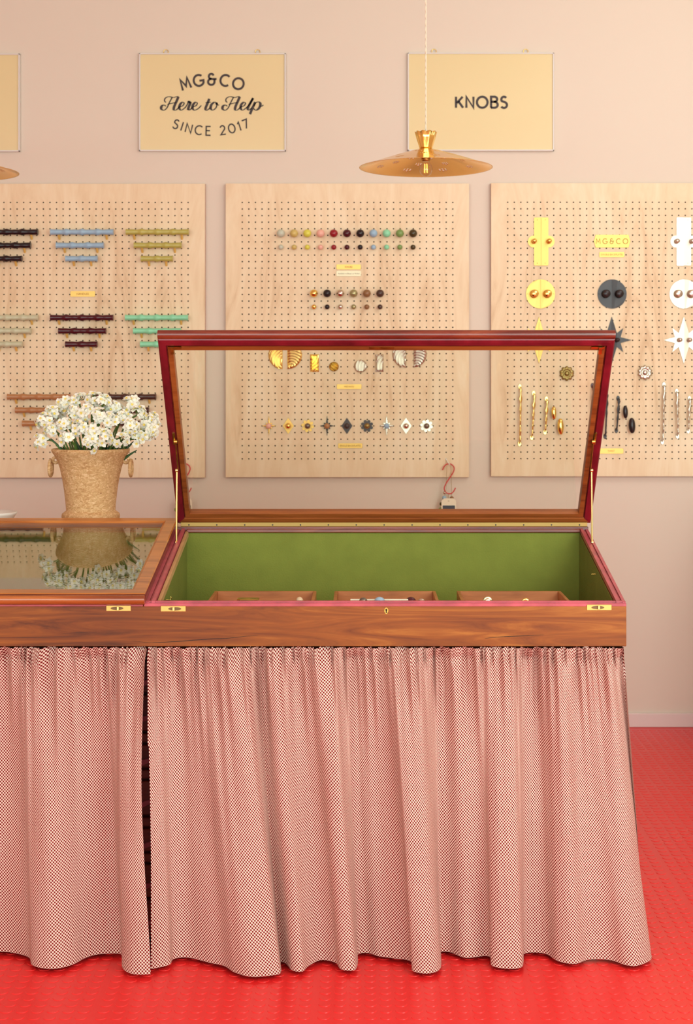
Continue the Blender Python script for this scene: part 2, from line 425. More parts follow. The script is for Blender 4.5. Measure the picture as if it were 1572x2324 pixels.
Ts = [Hs, Es, [[(462, 668), (488, 628), (496, 600), (516, 616), (500, 660), (492, 692)], [(496, 602), (512, 618), (530, 612)], [(493, 688), (512, 690), (538, 664)]],
      [[(x+138, y) for x, y in Es[0]][:-1]+[(600, 676), (632, 644)]],
      [[(716, 574), (696, 624), (676, 676), (690, 694), (728, 666)], [(676, 616), (732, 610)]],
      [[(764, 612), (738, 636), (730, 674), (752, 693), (784, 670), (796, 632), (782, 611), (764, 612)], [(788, 616), (800, 636), (820, 640)]],
      [[(x+643, y) for x, y in s] for s in Hs], [[(x+643, y) for x, y in Es[0]]],
      [[(1106, 668), (1140, 628), (1176, 566), (1150, 612), (1120, 672), (1132, 692), (1162, 668)]],
      [[(1198, 608), (1172, 664), (1142, 736)], [(1182, 650), (1206, 614), (1238, 608), (1252, 634), (1236, 674), (1204, 694), (1180, 676)], [(1246, 650), (1264, 652), (1284, 640)]]]
lt = MB()
for g in Ts:
    for st in g:
        q = catmull([Q(320+x/4.624, 100+y/4.624, yl) for x, y in st], 6)
        ribbon(lt, q, lambda i, t: (1.3+2.7*max(0, (-t.y if t.x < .55 else -t.y*.6)) + 1.2*abs(t.y))*k*1.15, (0, yl, 0), (1, 0, 0), (0, 0, 1), None)
build('script_lettering', lt, INK, s1)
s2, sx, sz = sign(924.5, 1256, 121, 343.5, 'yellow framed sign reading KNOBS behind the brass pendant lamp')
lt = MB(); word(lt, 'KNOBS', P(1092, 232, yl), 25*k, .22, .20); build('lettering', lt, INK, s2)
sign(-285, 46, 123, 345, 'yellow framed sign cut off by the left edge of the photo')

# ------------------------------------------------------------------ pegboards
PITCH = 14.92
def pegboard(x0, x1, y0, y1, hx0, hy0, nx, ny, label):
    p0, p1 = P(x0, y1, YBD), P(x1, y0, YBD)
    t = thing('pegboard', (p0.x, YW, p0.z), label, 'pegboard', 'plywood pegboards on the back wall')
    k = YBD/F; pt = PITCH*k; r = .0029; mb = MB(); N = 8
    gx0, gz0 = P(hx0, hy0, YBD).x-pt/2, P(hx0, hy0, YBD).z+pt/2
    gx1, gz1 = gx0+nx*pt, gz0-ny*pt
    sq = [(-.5, -.5), (0, -.5), (.5, -.5), (.5, 0), (.5, .5), (0, .5), (-.5, .5), (-.5, 0)]
    ci = [(math.cos(math.radians(a)), math.sin(math.radians(a))) for a in (-135, -90, -45, 0, 45, 90, 135, 180)]
    for i in range(nx):
        for j in range(ny):
            cx, cz = gx0+(i+.5)*pt, gz0-(j+.5)*pt
            vs = [(cx+a*pt, YBD, cz+b*pt) for a, b in sq]+[(cx+a*r, YBD, cz+b*r) for a, b in ci]+[(cx+a*r, YBD+.010, cz+b*r) for a, b in ci]
            fs = [[q, (q+1) % N, N+(q+1) % N, N+q] for q in range(N)]+[[N+q, N+(q+1) % N, 2*N+(q+1) % N, 2*N+q] for q in range(N)]+[list(range(2*N, 3*N))]
            mb.add(vs, fs, [0]*8+[1]*8+[1])
    X0, X1, Z0, Z1 = p0.x, p1.x, p0.z, p1.z
    for a in ((X0, gx0, Z0, Z1), (gx1, X1, Z0, Z1), (gx0, gx1, Z0, gz1), (gx0, gx1, gz0, Z1)):
        mb.add([(a[0], YBD, a[2]), (a[1], YBD, a[2]), (a[1], YBD, a[3]), (a[0], YBD, a[3])], [[0, 1, 2, 3]])
    B = YW-.002
    mb.add([(X0, YBD, Z0), (X1, YBD, Z0), (X1, YBD, Z1), (X0, YBD, Z1), (X0, B, Z0), (X1, B, Z0), (X1, B, Z1), (X0, B, Z1)],
           [[0, 4, 5, 1], [1, 5, 6, 2], [2, 6, 7, 3], [3, 7, 4, 0], [4, 7, 6, 5]], 2)
    build('panel', mb, [PLY, HOLEM, PLYE], t)
    return t
pegboard(-87, 465, 417, 1084, 426.7-32*PITCH, 459.5, 33, 40, 'birch plywood pegboard with rows of bamboo-shaped handles, cut off at left')
pegboard(512, 1064, 416.5, 1083, 549.6, 459.5, 33, 40, 'birch plywood pegboard with two rows of coloured ball knobs, in the middle')
pegboard(1114, 1666, 415.5, 1081, 1151.6, 459, 33, 40, 'birch plywood pegboard with round and star backplates, cut off at right')

# ------------------------------------------------------------------ things on the boards
YP = YBD-.001
KB = YBD/F
def knob_on_board(x, y, rpx, m, label, group, shank=BRASS):
    r = rpx*KB; c = P(x, y, YBD); t = thing('ball_knob', (c.x, YBD, c.z), label, 'knob', group)
    st = r*1.05
    build('ball', MB().ball((c.x, YP-st-r*.55, c.z), r, 24), m, t)
    build('shank', MB().lathe([(r*.55, 0), (r*.55, .0015), (r*.34, .003), (r*.34, st)], (c.x, YP, c.z), (0, -1, 0), 16), shank, t)
cols = [('stone', 'pale stone grey'), ('mustard', 'mustard tan'), ('yellow', 'bright yellow'), ('pink', 'blush pink'), ('red', 'red'), ('burgundy', 'dark burgundy'),
        ('black', 'black'), ('blue', 'powder blue'), ('mint', 'mint green'), ('green', 'leaf green'), ('umber', 'dark umber')]
for i, (c, nm) in enumerate(cols):
    x = 637.8+29.88*i
    knob_on_board(x, 531.2, 9.2, LAC[c], f'large {nm} lacquered ball knob in the top row of the middle pegboard', 'large lacquered ball knobs')
    knob_on_board(x, 562, 5.9, LAC[c], f'small {nm} lacquered ball knob just below its larger twin', 'small lacquered ball knobs')
MOTT = mat('mottled_brass', (176, 170, 124), .3, .7, vary=.3, scale=300)
mets = [(BRASS, 'polished brass'), (BLACKK, 'black'), (NICKEL, 'polished nickel'), (MOTT, 'mottled pale green brass'), (LAC['bronze'], 'mid brown bronze'), (LAC['darkbronze'], 'dark brown bronze')]
for i, (m, nm) in enumerate(mets):
    x = 712.5+29.9*i
    knob_on_board(x, 666.8, 9.0, m, f'large {nm} metal ball knob in the six-knob row', 'large metal ball knobs')
    knob_on_board(x, 697, 5.7, m, f'small {nm} metal ball knob in the lowest ball knob row', 'small metal ball knobs')

def plaque(x0, x1, y0, y1, m, text, label, th=None, tw=None, pointed=False):
    a, b = P(x0, y1, YBD), P(x1, y0, YBD); cx, cz = (a.x+b.x)/2, (a.z+b.z)/2; w, h = (b.x-a.x)/2, (b.z-a.z)/2
    t = thing('label_plaque', (cx, YBD, a.z), label, 'plaque', 'small engraved plaques on the pegboards')
    if pointed:
        c = h*.28; poly = [(-w+c, -h), (w-c, -h), (w-c*.6, -h*.5), (w, 0), (w-c*.6, h*.5), (w-c, h), (-w+c, h), (-w+c*.6, h*.5), (-w, 0), (-w+c*.6, -h*.5)]
    else:
        c = h*.2; poly = [(-w+c, -h), (w-c, -h), (w, -h+c), (w, h-c), (w-c, h), (-w+c, h), (-w, h-c), (-w, -h+c)]
    build('plate', MB().prism(poly, (cx, YP, cz), (1, 0, 0), (0, 0, 1), (0, -1, 0), .002, bev=.0004), m, t)
    if text:
        small_text('engraving', text, (cx, YP-.0023, cz), th*KB, INKB, t, tw*KB)
    return t
IVORYP = mat('ivory_plate', (246, 236, 196), .35)
plaque(763, 819, 600.3, 611.5, BRASSP, 'KNOBS', 'small brass plaque directly under the lacquered ball knobs', 4.5, 17)
plaque(763, 819, 615, 627, IVORYP, 'Available in Brass or Nickel', 'pale ivory plaque with tiny line of text under a brass plaque', 3, 49)
plaque(764, 820, 872, 883, BRASSP, 'MEDANO', 'brass plaque below the wavy ridged pulls, behind lid glass', 4, 22)
plaque(767, 822, 1006, 1017, BRASSP, 'SINGLE BACKPLATES', 'brass plaque below the row of nine small backplates', 4, 48)
plaque(160, 216, 661, 673.5, BRASSP, 'HANDLES', 'brass plaque between two groups of bamboo handles', 4.5, 28)
plaque(1359, 1416, 572, 584, BRASSP, 'DOUBLE BACKPLATES', 'narrow brass plaque under the larger engraved brass plate', 4, 50)
plaque(1358, 1414, 1017.5, 1029.5, BRASSP, 'TWIST', 'brass plaque at the foot of the right pegboard beside the lid frame', 4, 16)
t = plaque(1346.5, 1430, 533, 562, BRASSP, None, 'large brass plate engraved MG&CO with pointed ends', pointed=True)
lt = MB(); word(lt, 'MG&CO', P(1388, 547.5, YP-.0024), 11.5*KB, .42, .11); build('engraving', lt, INKB, t)

POSTM = mat('satin_brass_post', (244, 204, 112), .4, .35)
def bamboo(cx, cy, half, nodes, post, m, label, group):
    c = P(cx, cy, YBD); yb = YBD-.026; cb = P(cx, cy, yb); kb = yb/F; R = 6.3*kb; L = half*kb
    t = thing('bamboo_handle', (c.x, YBD, c.z), label, 'handle', group)
    pr = []; n = 60
    sp = 2*half/(nodes+1)
    for i in range(n+1):
        s = -half+2*half*i/n; ds = min(abs(s-(-half+sp*(j+1))) for j in range(nodes)); d = ds/sp*2
        r = 1+.26*math.exp(-(ds/4.2)**2)-.12*math.exp(-((ds-11)/6)**2)-(.08 if 1.0 < ds < 1.9 else 0)
        r += .12*math.exp(-((half-abs(s))/3.0)**2)
        pr.append((R*r, s*kb))
    build('grip', MB().lathe(pr, (cb.x, yb, cb.z), (1, 0, 0), 20), m, t)
    for sgn in (-1, 1):
        px = cb.x+sgn*post*kb; a = Vector((px, yb, cb.z)); b = Vector((px, YBD-.001, cb.z-.024))
        build('post', MB().tube([a.lerp(b, .1), b], .0045, 12), POSTM, t)
groups = [(15, 526.7, 'black', 'black', 'upper'), (186, 526.7, 'blue', 'powder blue', 'upper'), (357, 526.7, 'olive', 'olive yellow', 'upper'),
          (15.5, 720.9, 'sage', 'pale sage', 'middle'), (185.8, 720.9, 'burgundy', 'dark burgundy', 'middle'), (355.5, 720.9, 'mint', 'mint green', 'middle'),
          (88, 900.6, 'oak', 'light brown', 'lowest'), (283, 900.6, 'walnut', 'dark brown', 'lowest')]
for gx, gy, c, nm, row in groups:
    for j, (hf, nn, po, sz_) in enumerate(((71.3, 3, 54, 'longest'), (54, 2, 37, 'mid-length'), (36.2, 1, 19.6, 'shortest'))):
        if c == 'walnut' and j == 2: hf = 35
        bamboo(gx+(0, -4.5 if c == 'blue' else 1, -1)[j], gy+30.2*j, hf, nn, po, LAC[c], f'{sz_} of the three {nm} bamboo-shaped handles', 'bamboo-shaped handles on the left pegboard')

# wavy ridged pulls
def wavy(x0, x1, yc, h, shape, m, label, flip=1, ang=.8):
    c = P((x0+x1)/2, yc, YBD); w = (x1-x0)*KB; hh = h*KB
    nu, nv = 30, 44; vs = []; cen = None
    for j in range(nv+1):
        v = -1+2*j/nv
        if shape == 'half_l': e0, e1 = w/2-w*math.sqrt(max(0, 1-v*v)), w/2
        elif shape == 'half_r': e0, e1 = -w/2, -w/2+w*math.sqrt(max(0, 1-v*v))
        elif shape == 'disc': e0, e1 = -w/2*math.sqrt(max(0, 1-v*v)), w/2*math.sqrt(max(0, 1-v*v))
        else: e0, e1 = -w/2, w/2
        for i in range(nu+1):
            a = i/nu; x = e0+(e1-e0)*a; z = v*hh/2
            ph = math.hypot(x*1.0+flip*.045*math.cos(ang), z+.045*math.sin(ang))/.0062*2*PI*.62
            edge = min(1, 5*min(a, 1-a), 5*(1-abs(v)))
            dep = (.006+.0024*math.sin(ph))*max(0, edge)**.5
            vs.append((c.x+x, YP-dep-.0015, c.z+z))
    fs = [[j*(nu+1)+i, j*(nu+1)+i+1, (j+1)*(nu+1)+i+1, (j+1)*(nu+1)+i] for j in range(nv) for i in range(nu)]
    mb = MB(); mb.add(vs, fs, 0, True)
    bk = [(v[0], YP+.0005, v[2]) for v in vs]; bd = [i for i in range(nu+1)]+[(j)*(nu+1)+nu for j in range(1, nv+1)]+[nv*(nu+1)+i for i in range(nu-1, -1, -1)]+[j*(nu+1) for j in range(nv-1, 0, -1)]
    n = len(bd); mb.add([vs[i] for i in bd]+[bk[i] for i in bd], [[q, (q+1) % n, n+(q+1) % n, n+q] for q in range(n)])
    return props(build('ridged_pull', mb, m, loc=(c.x, YBD, c.z)), label, 'drawer pull', 'wavy ridged pulls seen through the lid glass')
BRASSW = mat('satin_brass', (240, 206, 130), .28, 1.0)
wavy(609, 641, 806, 64, 'half_l', BRASSW, 'left half of the brass wavy half-moon pull pair', -1, .5)
wavy(652, 685, 806, 64, 'half_r', BRASSW, 'right half of the brass wavy half-moon pull pair', 1, 1.3)
wavy(703.5, 723.5, 824, 40, 'rect', BRASS, 'brass rectangular wavy ridged pull', 1, -.7)
wavy(746.5, 768.5, 832, 22, 'disc', BRASSD, 'small round brass wavy ridged knob', -1, -.9)
wavy(803, 832.5, 831, 29, 'disc', NICKM, 'round nickel wavy ridged knob', -1, .1)
wavy(852, 870, 824, 40, 'rect', NICKM, 'nickel rectangular wavy ridged pull', -1, .3)
wavy(890, 921, 804, 62, 'half_l', NICKM, 'left half of the nickel wavy half-moon pull pair', -1, .5)
wavy(938, 968, 804, 60, 'half_r', NICKM, 'right half of the nickel wavy half-moon pull pair', 1, 1.3)

def star_poly(n, outs, inner, rot=0):
    p = []
    for i in range(n):
        a = PI/2+rot+2*PI*i/n; o = outs[i % len(outs)]
        p.append((o*math.cos(a), o*math.sin(a))); b = a+PI/n; p.append((inner*math.cos(b), inner*math.sin(b)))
    return p
def flower_poly(n, r, notch, k=10, rot=0):
    p = []
    for i in range(n*k):
        a = 2*PI*i/(n*k); q = abs(math.sin(a*n/2)); p.append(((notch+(r-notch)*q**.55)*math.cos(a+rot), (notch+(r-notch)*q**.55)*math.sin(a+rot)))
    return p
def small_backplate(x, y, kind, m, km, label):
    c = P(x, y, YBD); t = thing('small_backplate', (c.x, YBD, c.z), label, 'backplate', 'nine small backplates in a row'); K = KB
    if kind == 'star': poly = star_poly(8, [23*K, 10.5*K, 16.5*K, 10.5*K], 6.4*K)
    elif kind == 'diamond': poly = [(0, 18.5*K), (-12.6*K, 0), (0, -18.5*K), (12.6*K, 0)]
    elif kind == 'clover': poly = flower_poly(4, 14.5*K, 7*K, 12, PI/4+PI/4)
    else: poly = flower_poly(8, 14.5*K, 9*K, 8, .2)
    if kind == 'clover': poly = flower_poly(8, 14.3*K, 9.4*K, 8, 0)
    mb = MB(); n = len(poly)
    # domed plate: rim low, centre high, so the metal catches light on its facets
    top = [(c.x+a, YP-.002, c.z+b) for a, b in poly]; bot = [(c.x+a, YP, c.z+b) for a, b in poly]
    if kind == 'star':
        mb.add(top+[(c.x, YP-.0032, c.z)], [[i, (i+1) % n, n] for i in range(n)])
    else: mb.add(top, [list(range(n))])
    mb.add(top+bot, [[i, (i+1) % n, n+(i+1) % n, n+i] for i in range(n)])
    build('plate', mb, m, t)
    build('knob', MB().lathe([(2.6*K, 0), (2.6*K, .010), (6.2*K, .014), (6.4*K, .019), (5.2*K, .024), (2.6*K, .0268), (.0001, .0275)], (c.x, YP, c.z), (0, -1, 0), 20), km, t)
BP = [(610, 'star', BRASSP, LAC['pink'], 'brass star backplate with a pink knob'), (654, 'diamond', BRASSP, BRASS, 'brass diamond backplate with a brass knob'),
      (698, 'petal', BRASSP, PEWTER, 'brass flower backplate with a pewter knob'), (742, 'star', BLACKM, LAC['oak'], 'black star backplate with a brown knob'),
      (787, 'diamond', BLACKM, BLACKM, 'black diamond backplate with a black knob'), (832.6, 'clover', BLACKM, OLIVE, 'black clover backplate with an olive brass knob'),
      (877, 'star', NICKM, LAC['blue'], 'nickel star backplate with a powder blue knob'), (921, 'diamond', NICKP, NICKEL, 'nickel diamond backplate with a nickel knob'),
      (967.5, 'petal', NICKP, PEWTER, 'nickel flower backplate with a pewter knob')]
for x, kd, m, km, lb in BP: small_backplate(x, 966.5, kd, m, km, lb)

# double backplates on the right board
def bar_knob(x, y, m, t, r=5.2, ln=.030):
    c = P(x, y, YBD); K = KB
    build('knob', MB().lathe([(r*1.05*K, 0), (r*1.05*K, .002), (r*.55*K, .006), (r*.5*K, ln*.5), (r*.95*K, ln*.72), (r*K, ln*.85), (r*.7*K, ln*.97), (.0001, ln)], (c.x, YP-.003, c.z), (0, -1, 0), 20), m, t)
def double_plate(x, y, kind, m, km, label):
    c = P(x, y, YBD); K = KB; t = thing('double_backplate', (c.x, YBD, c.z), label, 'backplate', 'large double backplates on the right pegboard')
    U, V, W = (1, 0, 0), (0, 0, 1), (0, -1, 0)
    mb = MB()
    def halfplate(poly_r):      # mirror halves meet at a narrow ridge
        for s in (1, -1):
            q = [(s*a, b) for a, b in poly_r]
            if s < 0: q = q[::-1]
            org = Vector((c.x, YP, c.z)); n = len(q)
            back = [org+Vector((a, 0, b)) for a, b in q]
            fr = [org+Vector((a, -.0025-.0018*(1-min(1, abs(a)/(12*K))), b)) for a, b in q]
            mb.add(back+fr, [list(range(n, 2*n))]+[[i, (i+1) % n, n+(i+1) % n, n+i] for i in range(n)])
    if kind == 'cross':
        w, h, r = 16.3*K, 54.5*K, 14*K
        pr = [(0, -h), (w-1.5*K, -h), (w, -h+1.5*K), (w, -13*K)]+[(w+r*math.cos(a), r*math.sin(a)) for a in [math.radians(-72+144*i/12) for i in range(13)]]+[(w, 13*K), (w, h-1.5*K), (w-1.5*K, h), (0, h)]
        halfplate(pr); ks = (17, 5.4)
    elif kind == 'disc':
        r = 33*K; halfplate([(r*math.cos(a), r*math.sin(a)) for a in [math.radians(-90+180*i/24) for i in range(25)]]); ks = (15, 9)
    else:
        halfplate([(a_*K, b_*K) for a_, b_ in ((0, -53), (11.5, -15.5), (26, -27), (20, -6.5), (45, 0), (20, 6.5), (26, 27), (11.5, 15.5), (0, 53))]); ks = (11, 5)
    build('plate', mb, m, t)
    build('centre_ridge', MB().box(c.x-.0012, c.x+.0012, YP-.0058, YP-.002, c.z-({'cross': 53, 'disc': 31, 'star': 40}[kind])*K, c.z+({'cross': 53, 'disc': 31, 'star': 40}[kind])*K, .0004), m, t)
    sc = {'cross': [(-9, 49), (9, 49), (-9, -49), (9, -49)], 'disc': [(-3, 29), (3, 29), (-3, -29), (3, -29), (-30, 0), (30, 0)], 'star': [(0, 38), (0, -38), (-36, 0), (36, 0)]}[kind]
    for a, b in sc:
        p = Vector((c.x+a*K, YP-.0025, c.z+b*K)); build('screw', MB().lathe([(.0016, 0), (.0014, .0009), (.0001, .0012)], p, W, 8), km, t)
    for s in (-1, 1): bar_knob(x+s*ks[0], y, km, t, ks[1])
for x, pm, km, nm in ((1227.5, BRASSP, BRASS, 'brass'), (1387.5, BLACKM, BLACKK, 'black'), (1550.8, NICKP, NICKM, 'nickel')):
    if nm != 'black': double_plate(x, 548.3, 'cross', pm, km, f'{nm} cross-shaped double backplate with two small knobs')
    double_plate(x-1.5 if nm == 'brass' else x+.8, 667.3, 'disc', pm, km, f'round {nm} double backplate with two knobs')
    double_plate(x-5 if nm == 'brass' else x, 771.8, 'star', pm, km, f'{nm} eight-pointed star double backplate' + (' partly behind the lid rail' if nm != 'nickel' else ' at the right edge'))

def escutcheon(x, y, m, label):
    c = P(x, y, YBD); K = KB; t = thing('flower_knob', (c.x, YBD, c.z), label, 'knob', 'flower-shaped knobs')
    n = 10; mb = MB(); ring = []
    prof = [(17, .000), (17, .006), (14.5, .010), (9.5, .011), (8, .0075), (5.5, .0075), (4.6, .013), (2.4, .0155), (.01, .0155)]
    N = 80
    for r, h in prof:
        for i in range(N):
            a = 2*PI*i/N; q = 1-(.17*(abs(math.cos(a*n/2))**3) if r > 12 else 0)
            ring.append((c.x+r*q*K*math.cos(a), YP-h, c.z+r*q*K*math.sin(a)))
    mb.add(ring, [[j*N+i, j*N+(i+1) % N, (j+1)*N+(i+1) % N, (j+1)*N+i] for j in range(len(prof)-1) for i in range(N)], 0, True)
    build('rosette', mb, m, t)
    for s in (-1, 1): build('screw', MB().lathe([(.0022, 0), (.002, .001), (.0001, .0016)], (c.x+s*12.5*K, YP-.0095, c.z), (0, -1, 0), 10), BRASS if m is OLIVE else PEWTER, t)
escutcheon(1285.3, 847.7, OLIVE, 'antique brass flower-shaped knob seen through the lid glass')
escutcheon(1462.4, 845.5, NICKM, 'nickel flower-shaped knob right of the open lid')

def twist(x0, y0, x1, y1, nb, m, label):
    d = YBD-.024; a, b = P(x0+2.5, y0+4, d), P(x1+1.5, y1-5, d); A, B = P(x0, y0, YBD), P(x1, y1, YBD); K = KB
    t = thing('twist_handle', (B.x, YBD, B.z), label, 'handle', 'twisted pull handles')
    n = 90; mb = MB(); rings = []; M_ = 10
    for i in range(n+1):
        s = i/n; p = a.lerp(b, s); th = s*PI*nb
        ph = math.cos(th*1.0)**2
        w = 1.9*K+2.4*K*ph*min(1, s*16)
        if s > .94: w = 1.9*K+2.4*K*ph*(1-s)/.06
        g = th*.5
        for k in range(M_):
            q = 2*PI*k/M_; ex, ey = w*math.cos(q), 1.9*K*math.sin(q)
            rings.append(p+Vector((ex*math.cos(g*.3)-ey*math.sin(g*.3), ex*math.sin(g*.3)+ey*math.cos(g*.3), 0)))
    mb.add(rings, [[i*M_+k, i*M_+(k+1) % M_, (i+1)*M_+(k+1) % M_, (i+1)*M_+k] for i in range(n) for k in range(M_)], 0, True)
    mb.tube([a, a+Vector((0, .010, .004)), Vector((A.x, YP, A.z))], .0024, 8); mb.tube([b, b+Vector((0, .010, -.004)), Vector((B.x, YP, B.z))], .0024, 8)
    build('bar', mb, m, t)
    for q in (A, B):
        build('foot', MB().prism([(3.8*K*math.cos(u*PI/10), 6*K*math.sin(u*PI/10)) for u in range(20)], (q.x, YP, q.z), (1, 0, 0), (0, 0, 1), (0, -1, 0), .003, bev=.001), m, t)
def olive_knob(x, y, hw, hh, m, label):
    c = P(x, y, YBD); K = KB; yk = YBD-.026; ck = P(x+.8, y, yk)
    t = thing('olive_knob', (c.x, YBD, c.z), label, 'knob', 'oval olive-shaped knobs')
    n = 24; pr = [(max(1e-5, hw*K*math.sin(PI*i/n)**.85), -hh*K*math.cos(PI*i/n)) for i in range(n+1)]
    build('knob', MB().lathe(pr, ck, (-.04, 0, 1), 20, caps=False), m, t)
    build('shank', MB().tube([(c.x, YP, c.z), ck], .003, 8), m, t)
for nm, m, H3, O2 in (
    ('brass', BRASSW, [(1179.1, 877.4, 1178.3, 1007), (1210.3, 892.5, 1205.9, 993), (1239.2, 905.4, 1236, 980.7)], [(1255.7, 937, 5.6, 14.5), (1270.9, 968, 7.2, 18.3)]),
    ('black', BLACKM, [(1343.7, 875, 1343, 1005), (1375, 890, 1372.4, 990), (1401.8, 904, 1398, 977)], [(1417.9, 935, 5.6, 14.5), (1432.8, 965.8, 7.6, 17.5)]),
    ('nickel', NICKM, [(1505.6, 873, 1502, 1003), (1534.6, 888, 1536.5, 990), (1563.5, 904, 1560.8, 978)], [])):
    for (h, sz_, nb) in zip(H3, ('longest', 'mid-length', 'shortest'), (5, 4, 3)):
        twist(*h, nb, m, f'{sz_} of the three {nm} twisted pull handles')
    for (o, sz_) in zip(O2, ('smaller', 'larger')):
        olive_knob(*o, BRASS if nm == 'brass' else BLACKK, f'{sz_} {nm} olive-shaped knob beside the twisted handles')

# red S hooks with sample bunches
def hook_set(dx, stripe, which):
    def q(x, y, d=YBD-.02): return P(940+x/7.145+dx, 1030+y/7.145, d)
    yd = YBD-.02
    pg = props(build('hanging_peg', MB().tube([P(940+505/7.145+dx, 1030+68/7.145, YBD+.002), q(540, 130, YBD-.012), q(572, 176, YBD-.028)], .0024, 8), WHITE), f'white peg in the lower edge of the {which} pegboard', 'peg', 'white hanging pegs')
    S = catmull([(458, 265), (478, 212), (525, 168), (585, 165), (632, 200), (645, 250), (618, 318), (570, 392), (520, 470), (487, 540), (490, 592), (530, 640), (592, 645), (637, 605), (666, 550)], 6)
    props(build('s_hook', MB().tube([q(x, y) for x, y in S], .0023, 10), REDW), f'red S-shaped hook hanging below the {which} pegboard', 'hook', 'red S hooks')
    o = q(560, 640)
    t = thing('sample_bunch', o, f'bunch of sample knobs with a cream tag and {stripe} label on the {which} hook', 'sample bunch', 'tagged sample bunches')
    st = MB(); st.tube([q(555, 640), q(548, 700), q(556, 765)], .0009, 6); st.tube([q(585, 180), q(598, 400), q(602, 640), q(604, 700)], .0008, 6); st.tube([q(527, 190), q(520, 400), q(510, 600), q(490, 690)], .0008, 6)
    build('string', st, STRING, t)
    build('knob', MB().ball(q(488, 632), .0060, 16), NICKEL, t)
    build('knob', MB().ball(q(484, 712), .0085, 16), LAC['blue'], t)
    build('knob', MB().ball(q(606, 722), .0085, 16), LAC['bronze'], t)
    build('knob', MB().ball(q(436, 812), .0070, 16), LAC['umber'], t)
    build('knob', MB().ball(q(428, 905), .0095, 16), LAC['green'], t)
    y = YBD-.034; a = q(438, 1190, y); b = q(676, 722, y); k = 40/7.145*y/F
    poly = [(a.x, a.z), (b.x, a.z), (b.x, b.z-k), (b.x-k, b.z), (a.x+k, b.z), (a.x, b.z-k)]
    tg = build('tag', MB().prism([(p[0], p[1]) for p in poly], (0, y, 0), (1, 0, 0), (0, 0, 1), (0, -1, 0), .0012), CARD, t)
    c, d_ = q(458, 1160, y-.0016), q(658, 838, y-.0016)
    build('printed_block', MB().box(c.x, d_.x, y-.0018, y-.0013, c.z, d_.z), NAVY if stripe == 'navy' else GREENP, tg)
    e = q(556, 765, y-.0014); build('eyelet', MB().tube([(e.x+.0016*math.cos(i*PI/6), y-.0016, e.z+.0016*math.sin(i*PI/6)) for i in range(12)], .0005, 5, True), STRING, tg)
hook_set(0, 'navy', 'middle')
hook_set(-599, 'green', 'left')

